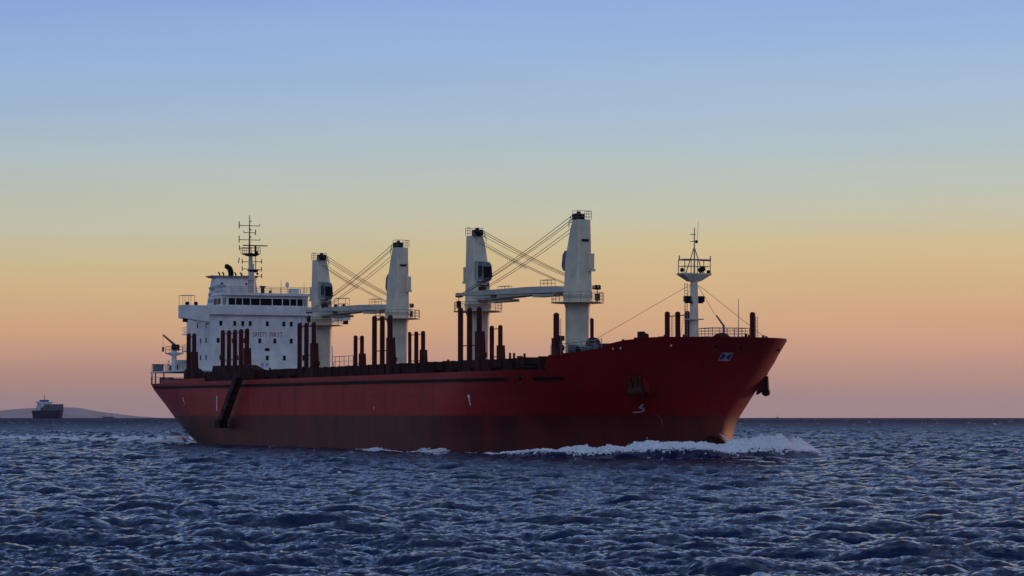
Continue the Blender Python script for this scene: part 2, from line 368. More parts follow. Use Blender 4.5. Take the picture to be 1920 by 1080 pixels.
# owner's emblem on the bow
def bowquad(name, pts, mt, off):
    mb = MB(); a, b, c, d = pts; n_ = 4; V = []
    for j in range(n_ + 1):
        for i in range(n_ + 1):
            u, v = i / n_, j / n_
            y = (a[0] * (1 - u) + b[0] * u) * (1 - v) + (d[0] * (1 - u) + c[0] * u) * v
            z = (a[1] * (1 - u) + b[1] * u) * (1 - v) + (d[1] * (1 - u) + c[1] * u) * v
            V.append(surfY(y, z, off))
    mb.add(V, [(j * (n_ + 1) + i, j * (n_ + 1) + i + 1, (j + 1) * (n_ + 1) + i + 1, (j + 1) * (n_ + 1) + i) for j in range(n_) for i in range(n_)])
    return mb.build(name, mt, hull)
EY0, EZ0 = -.45, 10.05
bowquad('emblem_border', [(EY0 - .72, EZ0 - .42), (EY0 + .60, EZ0 - .42), (EY0 + .78, EZ0 + .42), (EY0 - .58, EZ0 + .42)], mat('emblem_frame', (.42, .34, .40), .6), .05)
bowquad('emblem_field', [(EY0 - .62, EZ0 - .34), (EY0 + .50, EZ0 - .34), (EY0 + .68, EZ0 + .34), (EY0 - .48, EZ0 + .34)], 'blue', .07)
bowquad('emblem_figure', [(EY0 - .60, EZ0 - .36), (EY0 + .48, EZ0 - .36), (EY0 + .06, EZ0 - .10), (EY0 - .06, EZ0 - .10)], bpy.data.materials['worn_marking'], .09)
bowquad('emblem_figure', [(EY0 - .03, EZ0 + .12), (EY0 + .12, EZ0 + .12), (EY0 + .66, EZ0 + .36), (EY0 - .46, EZ0 + .36)], bpy.data.materials['worn_marking'], .09)
bowquad('emblem_figure', [(EY0 - .06, EZ0 - .101), (EY0 + .06, EZ0 - .101), (EY0 + .12, EZ0 + .121), (EY0 - .03, EZ0 + .121)], bpy.data.materials['worn_marking'], .088)
# fairleads through the bow bulwark and the small openings in the plating
for X, z in ((159.6, 10.95), (158.7, 10.9), (164.3, 11.15)):
    p = surf(X, z, .05); mb = MB(); mb.blob(p, .15, 8, (1, .6, .8)); mb.build('fairlead', 'mark', hull)
for Y, z in ((.9, 11.0), (6.9, 10.9), (-1.9, 11.1)):
    p = surfY(Y, z, .02); mb = MB(); mb.blob(p, .22, 8, (.5, 1, .8)); mb.build('hawse_opening', 'black', hull)
p = surf(142.7, 8.15, 0); MB().blob(p, .33, 8, (1, .4, .9)).build('scupper', 'black', hull)

# anchors in dark recesses on both sides of the bow
def anchor(sd_):
    mb = MB(); z0 = 7.6; X0 = 159.2; Y0 = half(X0, z0)
    base = Vector((X0, sd_ * Y0, z0)); out = Vector((.55, sd_ * .83, 0)) * .8; tan = Vector((.83, -sd_ * .55, 0)) * .72; dn = Vector((0, 0, -.85))
    # bolster plate, shank, crown and two flukes
    def P(a, b, c): return base + out * a + tan * b + dn * c
    # hull pocket / bolster bulging from the plating
    mb.add([P(-.3, -1.9, -.7), P(.55, -1.0, -.6), P(.55, 1.0, -.6), P(-.3, 1.7, -.6), P(-.6, -1.6, 1.5), P(.35, -1.0, 1.0), P(.35, 1.0, 1.0), P(-.6, 1.4, 1.5)],
           [(0, 1, 5, 4), (1, 2, 6, 5), (2, 3, 7, 6), (0, 3, 2, 1), (4, 5, 6, 7)])
    a_ = mb.build('anchor_bolster', 'hull' if sd_ < 0 else 'red', hull)
    mb = MB()
    mb.tube(P(.35, 0, -.9), P(.62, 0, 1.1), .25, .32, n=8)
    mb.tube(P(.6, -1.2, 1.2), P(.6, 1.2, 1.2), .42, n=8)
    for k in (-1, 1):
        mb.add([P(.3, k * .25, 1.35), P(.3, k * 1.2, 1.35), P(1.0, k * 1.2, 1.5), P(1.0, k * .25, 1.5), P(.55, k * .85, -.75), P(.85, k * .85, -.75)],
               [(0, 1, 2, 3), (0, 1, 4), (1, 2, 5, 4), (2, 3, 5), (3, 0, 4, 5)])
    mb.tube(P(.35, 0, -1.2), P(.55, 0, -.8), .28, n=8)
    a_ = mb.build('anchor', 'black' if sd_ > 0 else 'deck', ship)
anchor(-1); anchor(1)

# accommodation ladder hanging over the side
al = MB(); A0 = Vector((55.2, -14.55, 9.4)); A1 = Vector((48.2, -14.75, 2.9))
d = (A1 - A0).normalized(); nrm = Vector((-d.z, 0, d.x))
for yo in (-.95, 0):
    al.add([A0 + Vector((0, yo, 0)) + nrm * -.35, A1 + Vector((0, yo, 0)) + nrm * -.35, A1 + Vector((0, yo, 0)) + nrm * .10, A0 + Vector((0, yo, 0)) + nrm * .10,
            A0 + Vector((0, yo - .08, 0)) + nrm * -.35, A1 + Vector((0, yo - .08, 0)) + nrm * -.35, A1 + Vector((0, yo - .08, 0)) + nrm * .10, A0 + Vector((0, yo - .08, 0)) + nrm * .10],
           [(0, 1, 2, 3), (7, 6, 5, 4), (0, 4, 5, 1), (3, 2, 6, 7), (0, 3, 7, 4), (1, 5, 6, 2)])
for k in range(26):
    c = A0.lerp(A1, (k + .5) / 26); al.box(c.x - .22, c.x + .22, c.y - .93, c.y - .02, c.z - .05, c.z)
al.add([A0 + Vector((0, 0, -.12)), A1 + Vector((0, 0, -.12)), A1 + Vector((0, -.95, -.12)), A0 + Vector((0, -.95, -.12)), A0 + Vector((0, 0, -.2)), A1 + Vector((0, 0, -.2)), A1 + Vector((0, -.95, -.2)), A0 + Vector((0, -.95, -.2))], [(0, 1, 2, 3), (7, 6, 5, 4), (0, 4, 5, 1), (3, 2, 6, 7), (0, 3, 7, 4), (1, 5, 6, 2)])
gang = al.build('accommodation_ladder', mat('ladder_paint', (.060, .030, .028), .7, var=.5, vscale=1.5, spec=.2), ship)
rl = MB()
for yo in (-.98, .0):
    o_ = Vector((0, yo, 0)); up_ = Vector((0, 0, 1.0))
    rl.tube(A0 + o_ + up_, A1 + o_ + up_, .05, n=6); rl.tube(A0 + o_ + up_ * .5, A1 + o_ + up_ * .5, .035, n=6)
    for k in range(14): c = A0.lerp(A1, k / 13) + o_; rl.tube(c, c + up_, .04, n=5)
rl.add([A0 + Vector((0, -.98, -.3)), A1 + Vector((0, -.98, -.3)), A1 + Vector((0, -.98, 1.0)), A0 + Vector((0, -.98, 1.0)), A0 + Vector((0, -1.02, -.3)), A1 + Vector((0, -1.02, -.3)), A1 + Vector((0, -1.02, 1.0)), A0 + Vector((0, -1.02, 1.0))], [(0, 1, 2, 3), (7, 6, 5, 4), (0, 4, 5, 1), (3, 2, 6, 7), (0, 3, 7, 4), (1, 5, 6, 2)])
rl.build('handrail', bpy.data.materials['ladder_paint'], gang)
MB().box(46.6, 49.0, -15.9, -14.35, 2.45, 2.6).box(46.6, 49.0, -15.9, -15.8, 2.6, 3.6).box(46.6, 46.7, -15.9, -14.4, 2.6, 3.6).box(47.2, 48.4, -15.6, -14.6, 2.6, 3.9).build('lower_platform', 'black', gang)

# ------------------------------------------------------------------ cargo deck: hatches, fence, stanchions
hx = [(27, 41.5), (50.5, 70.5), (79.2, 98.0), (106, 126.5), (133.8, 146.6)]
def bulk(x0, x1):
    c = MB().box(x0, x1, -9.3, 9.3, 8.96, 10.05)
    for k in range(int((x1 - x0) / 1.2)): c.box(x0 + .4 + k * 1.2, x0 + .5 + k * 1.2, -9.6, -9.3, 9.0, 10.0)
    co = c.build('hatch_coaming', 'cover', ship)
    mb = MB(); n_ = max(2, round((x1 - x0) / 5)); w = (x1 - x0) / n_
    for k in range(n_):
        mb.box(x0 + k * w + .04, x0 + (k + 1) * w - .04, -9.55, 9.55, 10.06, 10.44); mb.box(x0 + k * w + w / 2 - .1, x0 + k * w + w / 2 + .1, -9.5, 9.5, 10.44, 10.52)
    mb.build('hatch_cover', 'cover', co)
for a, b in hx: bulk(a, b)
# steel fence with pipe runs along the deck edge
for sd_ in (-1, 1):
    mb = MB(); X = 24.0
    while X < 147.2:
        x1 = min(X + 2.6, 147.4); ya = sd_ * (half(X, 9) - .75)
        mb.box(X + .03, x1 - .03, min(ya, ya + .1 * sd_), max(ya, ya + .1 * sd_), 8.97 if int(X) % 5 else 9.35, 10.22 + rng.uniform(-.05, .06))
        mb.box(X - .08, X + .08, min(ya - .3 * sd_, ya + .2 * sd_), max(ya - .3 * sd_, ya + .2 * sd_), 8.97, 10.3)
        X = x1
    for z in (9.3, 9.65): mb.tube((30, sd_ * 12.9, z), (147, sd_ * 12.6, z), .09, n=6)
    mb.build('deck_edge_fence', 'cover', ship)
    for X in np.arange(38, 147, 4.1):
        mb = MB()
        X += rng.uniform(-1, 1); y = sd_ * 11.6; k = rng.integers(0, 3)
        if k == 0: mb.tube((X, y, 8.97), (X, y, 10.2 + rng.uniform(0, .5)), .16, n=8)
        elif k == 1: mb.box(X - .5, X + .5, y - .4, y + .4, 8.97, 9.9 + rng.uniform(0, .4))
        else: mb.tube((X, y, 8.97), (X, y, 10.3), .1, n=6); mb.blob((X, y, 10.4), .28, 8, (1, 1, .6))
        mb.build(('vent_pipe', 'deck_locker', 'mushroom_vent')[k], 'red', ship)
for X, h_ in ((129.3, 11.15), (130.4, 11.1), (133.2, 11.0), (127.5, 10.8), (131.5, 10.75)): MB().tube((X, -8, 8.97), (X, -8, h_), .14, n=8).build('vent_pipe', 'red', ship)
# log stanchions
def stanchion(X, Y, zb, zt, ladder=False):
    s = -1 if Y < 0 else 1
    mb = MB(); r_ = .31
    mb.tube((X, Y, zb), (X, Y, zt - .25), r_, n=12).lathe((X, Y, zt - .25), [(r_, 0), (r_ * .95, .12), (r_ * .6, .24), (.02, .28)], 12)
    return mb.build('log_stanchion', 'red', ship)
def foot(X, Y, zb, zm):
    mb = MB(); s = 1
    mb.prism([(X - .3, zb), (X + .95, zb), (X + .62, zm - .8), (X + .52, zm), (X - .3, zm)], 'y', Y - .42, Y + .42)
    mb.box(X + .55, X + .95, Y - .5, Y + .5, zb + 1.6, zb + 2.1)
    return mb.build('stanchion_brace', 'red', ship)
def bars(Xs, Y, zz):
    for z in zz:
        mb = MB()
        for a, b in zip(Xs[:-1], Xs[1:]): mb.tube((a, Y, z), (b, Y, z), .06, n=6)
        mb.build('tie_bar', 'red', ship)
SG = [[25.0, 27.7], [41.2, 44.0, 46.7, 49.35, 51.9], [73.5, 76.1, 78.9], [100.4, 103.0, 105.6], [127.0, 129.6, 132.3]]
for Y in (-13.0, 13.0):
    for g in (SG if Y < 0 else SG[:3] + [[100.4, 103.2, 106.5], [126.7, 129.3, 131.6]]):
        for i, X in enumerate(g):
            stanchion(X, Y, 8.97, 16.05 + (.1 if i == 0 else 0))
        foot(g[-1], Y, 8.97, 13.4)
        bars(g, Y, (15.6, 11.9))
stanchion(150.2, -12.05, 10.3, 14.8); foot(150.2, -12.05, 10.3, 12.2); stanchion(148.6, 12.0, 10.3, 15.3)
# ladders on two of them
def ladder(x, y, z0, z1, w=.4, ax='x', nm='ladder', mt='rail', parent=ship):
    mb = MB(); dx, dy = (w / 2, 0) if ax == 'x' else (0, w / 2)
    for k in (-1, 1): mb.tube((x + k * dx, y + k * dy, z0), (x + k * dx, y + k * dy, z1), .03, n=4)
    for z in np.arange(z0 + .2, z1, .32): mb.tube((x - dx, y - dy, z), (x + dx, y + dy, z), .03, n=4)
    return mb.build(nm, mt, parent)
ladder(151.0, -12.0, 10.3, 14.2); ladder(149.5, 12.0, 10.3, 14.8); ladder(127.9, 13.0, 10.4, 15.6)
# dark trestle carrying the gangway winch under the five stanchions
MB().prism([(38.6, 8.97), (39.4, 11.15), (53.9, 11.05), (57.6, 10.35), (57.6, 8.97)], 'y', -13.9, -12.3).build('gangway_platform', 'cover', ship)
MB().prism([(24.0, 8.97), (24.6, 10.9), (28.6, 10.9), (30.2, 10.2), (30.2, 8.97)], 'y', -13.4, -12.2).build('stanchion_seat', 'cover', ship)

# ------------------------------------------------------------------ deck cranes
def crane(X, aft, yaw, top_z=26.1):
    """aft=True: the jib lies towards the stern. built with the jib along local +x, then turned"""
    ped = MB().lathe((0, 0, 0), [(1.46, 8.96), (1.40, 9.6), (1.38, 16.2), (1.5, 16.6), (1.5, 16.75)], 32)
    c = ped.build('deck_crane', 'cream', ship); c.location = (X, 0, 0)
    c.rotation_euler = (0, 0, (math.pi if aft else 0) + yaw)
    # collar and slewing ring
    MB().lathe((0, 0, 0), [(1.52, 16.76), (1.62, 16.85), (1.62, 17.25), (1.56, 17.3), (1.56, 17.38), (1.66, 17.42), (1.66, 17.95), (1.5, 18.02)], 32).build('slewing_ring', 'cream', c)
    # round platform with handrails
    pl = MB().lathe((0, 0, 0), [(1.45, 16.68), (3.0, 16.78), (3.0, 16.88), (1.45, 16.88)], 28, False)
    pl.build('platform', 'cream', c)
    pts = [(2.92 * math.cos(2 * math.pi * i / 14), 2.92 * math.sin(2 * math.pi * i / 14), 16.88) for i in range(14)]
    MB().rail(pts, 1.05, .035, 3, 1.2, True).build('platform_rail', 'rail', c)
    # tower-shaped housing: vertical back, stepped front
    h = MB()
    prof = [(-1.55, 18.0), (1.5, 18.0), (1.15, 21.8), (.8, 23.0), (.15, 25.2), (-.35, top_z), (-1.55, top_z)]
    def wy(z): return float(np.interp(z, [18, 20, 24, 26.3], [1.02, 1.0, .92, .84]))
    V = []; ch = .14
    for sgn in (-1, 1):
        for x, z in prof: V.append((x * .78 if False else x, sgn * (wy(z) - ch), z))
    for sgn in (-1, 1):
        for x, z in prof:
            cx = -.1; V.append((cx + (x - cx) * .90, sgn * wy(z), z))
    n_ = len(prof); f = []
    for i in range(n_):
        j = (i + 1) % n_
        f.append((i, j, n_ + j, n_ + i))                         # outer edge
        f.append((i, 2 * n_ + i, 2 * n_ + j, j)); f.append((n_ + j, 3 * n_ + j, 3 * n_ + i, n_ + i))   # chamfer
    f.append(tuple(2 * n_ + i for i in range(n_))); f.append(tuple(3 * n_ + i for i in range(n_))[::-1])
    h.add(V, f)
    h.build('housing', 'cream', c)
    # ventilation slot and doors, winch cabinet on the back
    MB().box(-1.60, -1.553, -.45, .45, 23.62, 23.92).build('vent_slot', 'dark', c)
    MB().box(-1.90, -1.553, -1.0, -.35, 20.6, 22.3).prism([(-2.05, 20.3), (-1.553, 20.3), (-1.553, 20.6), (-2.05, 20.55)], 'y', -1.05, -.4).build('cable_cabinet', 'cream', c)
    MB().box(-.3, .25, wy(20) + .005, wy(20) + .04, 18.15, 20.0).build('door', 'cream', c)
    # operator's cab hung beside the jib
    MB().prism([(.9, 20.35), (2.55, 20.5), (2.95, 21.0), (2.75, 22.3), (2.3, 22.75), (.9, 22.9)], 'y', -.98, .30).build('operator_cab', 'grey', c)
    MB().prism([(2.60, 20.65), (2.64, 20.65), (2.99, 21.02), (2.80, 22.2), (2.76, 22.2), (2.94, 21.02)], 'y', -.88, .2).box(1.75, 2.6, -1.0, -.985, 21.0, 22.3).build('cab_window', 'glass', c)
    MB().box(1.28, 1.62, -1.03, -.985, 20.5, 22.75).box(1.2, 2.9, -1.03, -.985, 20.42, 20.6).box(.8, 1.7, -1.0, .3, 20.0, 20.3).build('cab_frame', 'jib', c)
    MB().box(1.35, 1.75, -.7, .1, 18.9, 19.8).box(1.3, 1.6, -.3, .6, 19.9, 20.2).build('winch_hatch', 'red', c)
    # head: sheaves, light, handrail
    hd = MB(); 
    for y in (-.35, 0, .35):
        hd.tube((-.05, y - .07, top_z + .35), (-.05, y + .07, top_z + .35), .42, n=14)
    hd.box(-.5, .25, -.6, -.45, top_z, top_z + .7).box(-.5, .25, .45, .6, top_z, top_z + .7).box(-.4, 0, -.15, .15, top_z + .7, top_z + .98)
    hd.build('head_sheaves', 'dark', c)
    MB().rail([(-1.5, -.9, top_z), (-1.5, .9, top_z), (-.4, .9, top_z)], .98, .03, 3, .8).rail([(-1.5, -.9, top_z), (-.4, -.9, top_z)], .98, .03, 3, .7).build('head_rail', 'rail', c)
    MB().rail([(.1, .8, top_z - .2), (.75, .7, top_z - .9), (.8, -.7, top_z - .9), (.1, -.8, top_z - .2)], .7, .03, 2, .7).build('head_rail', 'rail', c)
    # jib: tapering box girder, heel pins on the housing front, tip sheaves
    j = MB(); Lj = 26.9; zr, zt_ = 18.35, 18.75
    xs = [1.3, 3.0, 9.5, 20, Lj]; hw = [1.0, .98, .85, .58, .36]; up_ = [.28, .38, .42, .30, .16]; dn = [.22, .32, .34, .25, .15]
    V = []
    for x, w, a, b in zip(xs, hw, up_, dn):
        zc = zr + (zt_ - zr) * (x / Lj) + .08 * math.sin(math.pi * x / Lj)
        V += [(x, -w, zc - b), (x, w, zc - b), (x, w, zc + a), (x, -w, zc + a)]
    f = [(0, 1, 2, 3)[::-1], tuple(range(len(V) - 4, len(V)))]
    for k in range(len(xs) - 1):
        for i in range(4): f.append((4 * k + i, 4 * k + (i + 1) % 4, 4 * k + 4 + (i + 1) % 4, 4 * k + 4 + i))
    j.add(V, f)
    j.box(4.0, 8.6, -.7, .7, 17.75, 18.05).box(18.5, 22.5, -.42, .42, 18.05, 18.4)
    jib = j.build('jib', 'jib', c)
    tp = MB(); 
    for y in (-.2, .2): tp.tube((Lj - .1, y - .06, 18.7), (Lj - .1, y + .06, 18.7), .30, n=12)
    tp.box(Lj - .5, Lj + .1, -.36, -.3, 18.45, 18.9).box(Lj - .5, Lj + .1, .3, .36, 18.45, 18.9)
    tp.tube((Lj - .1, 0, 18.5), (Lj - .1, 0, 17.9), .05, n=6)
    tp.build('tip_sheaves', 'dark', c)
    MB().box(Lj - .3, Lj + .1, -.22, .22, 17.2, 18.0).tube((Lj - .1, 0, 17.2), (Lj - .1, 0, 16.9), .09, n=8).build('hook_block', 'dark', c)
    MB().rail([(5.6, .5, 18.9), (5.6, -.5, 18.9), (7.2, -.5, 18.9), (7.2, .5, 18.9)], .75, .03, 2, .7, True).build('jib_rail', 'rail', c)
    # luffing and hoisting wires from the head to the jib
    w = MB()
    for y, x0, z0, x1, z1, r_ in ((-.3, .2, top_z + .75, 25.4, 18.95, .035), (.3, .2, top_z + .75, 25.4, 18.95, .035), (0, .35, top_z + .2, 25.0, 18.9, .028),
                            (-.3, .55, top_z - .75, 21.6, 19.0, .032), (.3, .55, top_z - .75, 21.6, 19.0, .032)):
        P = []
        for k in range(9):
            t = k / 8; P.append(Vector((x0 + (x1 - x0) * t, y * (1 - .35 * t), z0 + (z1 - z0) * t - .28 * math.sin(math.pi * t))))
        for a, b in zip(P[:-1], P[1:]): w.tube(a, b, r_, n=5, cap=False)
    w.build('luffing_wires', 'wire', c)
    if not aft:                                                       # cable loops hanging along the lower luffing wire
        w = MB()
        for k in range(26):
            t = .03 + .52 * k / 26; x = .55 + 21.05 * t; z = top_z - .75 - (top_z - 19.75) * t - .28 * math.sin(math.pi * t)
            w.tube((x, -.3, z + .03), (x + .05, -.3, z - .30), .03, n=4)
            if k < 25: w.tube((x, -.3, z), (x + 21.05 * .02, -.3, z - (top_z - 19.75) * .02), .03, n=4)
        w.build('cable_loops', 'wire', c)
    return c
crane(130.0, True, R(7)); crane(101.7, False, R(7)); crane(75.0, True, R(6)); crane(46.0, False, R(6))

# ------------------------------------------------------------------ deckhouse and bridge
sh = MB()
sh.box(9.5, 21.0, -8.55, 8.55, 8.96, 19.1)                         # accommodation block
sh.prism([(-8.7, 19.1), (8.7, 19.1), (8.7, 20.45), (-8.7, 20.45)], 'x', 11.0, 21.45)        # bridge deck bulwark, proud of the front
sh.box(16.8, 20.9, -6.7, 6.9, 20.45, 22.05)                        # wheelhouse
sh.box(16.5, 21.4, -7.0, 7.4, 22.05, 22.42)                         # wheelhouse roof with eaves
sup = sh.build('deckhouse', 'white', ship)
for sd_, ye in ((-1, 12.9), (1, 13.5)):
    wg = MB(); wy0, wy1 = sd_ * ye, sd_ * 8.7
    wg.prism([(wy0, 18.55), (wy1, 18.0), (wy1, 20.45), (wy0, 20.45)] if sd_ < 0 else [(wy1, 18.0), (wy0, 18.55), (wy0, 20.45), (wy1, 20.45)], 'x', 19.4, 21.44)
    wg.build('bridge_wing', 'white', sup)
    MB().rail([(19.5, sd_ * (ye - .1), 20.45), (21.3, sd_ * (ye - .1), 20.45), (21.3, sd_ * (ye - 1.9), 20.45), (19.5, sd_ * (ye - 1.9), 20.45)], 1.45, .035, 1, 1.2, True).build('wing_rail', 'rail', sup)
    MB().prism([(sd_ * 11.0, 18.2), (sd_ * 8.56, 17.1), (sd_ * 8.56, 17.3), (sd_ * 11.2, 18.4)], 'x', 20.7, 20.95).build('wing_brace', 'white', sup)
    MB().box(20.6, 21.3, min(sd_ * (ye - .9), sd_ * (ye - .3)), max(sd_ * (ye - .9), sd_ * (ye - .3)), 17.95, 18.55).build('side_light', 'black', sup)
    for k_ in (.9, 2.2): MB().blob((21, sd_ * (ye - k_), 20.68), .32, 10).build('searchlight', 'black', sup)
MB().box(21.452, 21.50, -8.6, 8.6, 19.10, 19.16).build('bulwark_lip', 'rail', sup)
# bridge windows in a continuous band
edges = [-5.61, -4.53, -3.45, -2.2, -.70, 1.22, 2.82, 4.0, 5.1, 6.1]
wy = [(-5.61, -4.61), (-4.45, -3.53), (-3.37, -2.29), (-2.12, -.78), (-.62, 1.14), (1.31, 2.74), (2.91, 3.92), (4.09, 5.02), (5.19, 6.03)]
for a, b in wy:
    MB().box(20.902, 20.93, a, b, 20.62, 21.62).build('bridge_window', 'glass', sup)
for a in (-6.5, 6.15): MB().box(20.902, 20.93, a, a + .5, 20.62, 21.62).build('bridge_window', 'rail', sup)
for X in (17.1, 18.9): MB().box(X, X + 1.5, -6.73, -6.702, 20.7, 21.6).build('bridge_window', 'glass', sup)
# portholes and cabin windows on the front
def win(Y, z, w=.46, h_=.72, X=21.0):
    fr = MB().box(X + .002, X + .05, Y - w / 2 - .07, Y + w / 2 + .07, z - h_ / 2 - .07, z - h_ / 2).box(X + .002, X + .05, Y - w / 2 - .07, Y + w / 2 + .07, z + h_ / 2, z + h_ / 2 + .07) \
        .box(X + .002, X + .05, Y - w / 2 - .07, Y - w / 2, z - h_ / 2, z + h_ / 2).box(X + .002, X + .05, Y + w / 2, Y + w / 2 + .07, z - h_ / 2, z + h_ / 2).build('window_frame', 'white', sup)
    MB().box(X + .001, X + .02, Y - w / 2, Y + w / 2, z - h_ / 2, z + h_ / 2).build('window', 'glass', sup)
for Y in (-6.84, -4.69, -3.44, -2.27, .4, 3.01, 4.19): win(Y, 17.85)
for Y in (-7.24, -.76, 1.59, 4.2, -4.9, -3.2): win(Y, 15.3)
for Y in (.43, 3.11, -6.8, -4.3, 6.2): win(Y, 12.75)
MB().prism([(.42 + .42 * math.cos(2 * math.pi * i / 16), 14.0 + .25 * math.sin(2 * math.pi * i / 16)) for i in range(16)], 'x', 21.002, 21.03).build('oval_vent', 'glass', sup)
for X, z in ((19.3, 15.3), (19.3, 12.8), (16.6, 15.3), (16.6, 12.8), (13.9, 15.3), (13.9, 12.8), (19.3, 17.6), (15, 17.6)):
    MB().box(X - .25, X + .25, -8.59, -8.552, z - .36, z + .36).build('window', 'glass', sup)
# lettering
def text(body, size, Y, Z, X, mt, parent, w=None, name='lettering'):
    cu = bpy.data.curves.new('t', 'FONT'); cu.body = body; cu.size = size; cu.align_x = 'CENTER'; cu.extrude = .004; cu.offset = .004
    tmp = bpy.data.objects.new('t', cu); scene.collection.objects.link(tmp)
    dg = bpy.context.evaluated_depsgraph_get(); me = bpy.data.meshes.new_from_object(tmp.evaluated_get(dg))
    bpy.data.objects.remove(tmp); bpy.data.curves.remove(cu)
    xs = [v.co.x for v in me.vertices]; s = (w / (max(xs) - min(xs))) if w else 1
    for v in me.vertices: v.co = (X + v.co.z, Y + v.co.x * s, Z + v.co.y)
    me.materials.clear(); me.materials.append(M[mt]); ob = bpy.data.objects.new(name, me); scene.collection.objects.link(ob); ob.parent = parent
    return ob
text('SAFETY', .98, -.72, 15.92, 21.02, 'letter', sup, 2.25); text('FIRST', .98, 1.82, 15.92, 21.02, 'letter', sup, 2.05)
MB().prism([(.90 + .11 * math.cos(i * math.pi / 5), 16.27 + .11 * math.sin(i * math.pi / 5)) for i in range(10)], 'x', 21.002, 21.03).build('lettering', 'letter', sup)
# faint faded stencil low on the front
MB().box(21.002, 21.01, -.6, .85, 11.35, 11.42).box(21.002, 21.01, -.5, -.1, 11.5, 12.0).box(21.002, 21.01, .1, .65, 11.5, 12.0).build('faded_stencil', mat('faded_stencil', (.42, .40, .52), .6), sup)
# deck strips around the house, monkey-island railings and gear
MB().rail([(20.9, -6.8, 22.42), (20.9, 7.2, 22.42), (16.7, 7.2, 22.42), (16.7, -6.8, 22.42)], .95, .03, 3, 1.5, True).build('roof_rail', 'rail', sup)
MB().tube((19, .35, 22.42), (19, .35, 23.35), .28, n=10).tube((19, .35, 23.35), (19, .35, 23.6), .45, n=12).build('mushroom_vent', 'black', sup)
MB().tube((19, 1.55, 22.42), (19, 1.55, 22.9), .22, n=8).build('mushroom_vent', 'black', sup)
MB().tube((19, 4.25, 22.42), (19, 4.25, 23.5), .06, n=6).blob((19, 4.25, 23.85), .3, 12, (1, 1, 1.5)).build('satellite_antenna', 'white', sup)
MB().box(18.0, 19.4, 4.75, 6.0, 22.43, 23.3).build('locker', 'white', sup)
for Y, h_ in ((-.9, 25.4), (3.6, 24.6), (7.3, 24.2)): MB().tube((18, Y, 22.42), (18, Y, h_), .03, n=4).build('whip_antenna', 'rail', sup)
# exterior stairs at the side of the house
mb = MB()
for k in range(9): mb.box(8.2, 9.4, -8.3, -6.6, 11.9 + k * .8, 12.0 + k * .8)
for z in (11.1, 13.8, 16.4): mb.box(7.6, 9.5, -8.7, 8.7, z, z + .12); mb.rail([(7.7, -8.6, z + .12), (9.4, -8.6, z + .12)], 1, .035, 3, 1)
mb.build('outside_stairs', 'white', sup)

# funnel
def frus(mb, x0, x1, y0, y1, z0, X0, X1, Y0, Y1, z1):
    return mb.add([(x0, y0, z0), (x1, y0, z0), (x1, y1, z0), (x0, y1, z0), (X0, Y0, z1), (X1, Y0, z1), (X1, Y1, z1), (X0, Y1, z1)],
                  [(3, 2, 1, 0), (4, 5, 6, 7), (0, 1, 5, 4), (1, 2, 6, 5), (2, 3, 7, 6), (3, 0, 4, 7)])
fu = MB(); frus(fu, 6.2, 10.2, -4.6, 3.2, 8.96, 6.2, 10.2, -4.55, 3.1, 20.0); frus(fu, 6.2, 10.2, -4.55, 3.1, 20.0, 7.4, 10.0, -4.0, 2.2, 25.2)
funnel = fu.build('funnel', 'white', ship)
t_ = MB(); frus(t_, 7.1, 10.3, -4.35, 2.4, 25.2, 6.8, 10.5, -4.9, 2.5, 25.5); t_.build('funnel_cap', mat('cap_grey', (.25, .28, .34), .5), funnel)
for k in range(4):
    z = 20.6 + k * .95; MB().box(7.2 + k * .1, 9.4, -4.62 + k * .05, -4.3, z, z + .35).build('louvre', mat('louvre_blue', (.35, .42, .5), .5) if k == 0 else bpy.data.materials['louvre_blue'], funnel)
for k in range(4):
    z = 20.9 + k * .95; MB().box(10.0, 10.28, -4.1, -2.6, z, z + .3).build('louvre', bpy.data.materials['louvre_blue'], funnel)
for Y, z in ((-3.2, 24.3), (.7, 24.3)): MB().tube((10.0, Y, z), (10.25, Y, z), .14, n=8).build('flood_light', 'black', funnel)
MB().rail([(10.7, -3.4, 22.5), (10.7, 1.5, 22.5)], .9, .03, 3, 1.2).box(10.1, 10.9, -3.4, 1.5, 22.35, 22.5).build('funnel_walkway', 'white', funnel)
ex = MB(); P = [(8.8, -1.35, 25.4), (8.8, -1.35, 26.2), (8.8, -1.55, 26.7), (8.8, -1.95, 27.0), (8.8, -2.25, 27.05)]; rr_ = [.40, .42, .42, .38, .34]
for k in range(4): ex.tube(P[k], P[k + 1], rr_[k], rr_[k + 1], n=14)
for p_, q in zip(P[1:-1], rr_[1:-1]): ex.blob(p_, q, 12)
ex.build('exhaust_pipe', 'black', funnel)
for Y in (-3.15, -2.5, -.55, .35):
    MB().tube((8.8, Y, 25.45), (8.8, Y, 25.85), .12, n=8).tube((8.8, Y, 25.85), (8.8, Y - .22, 26.12), .12, n=8).build('exhaust_pipe', 'black', funnel)

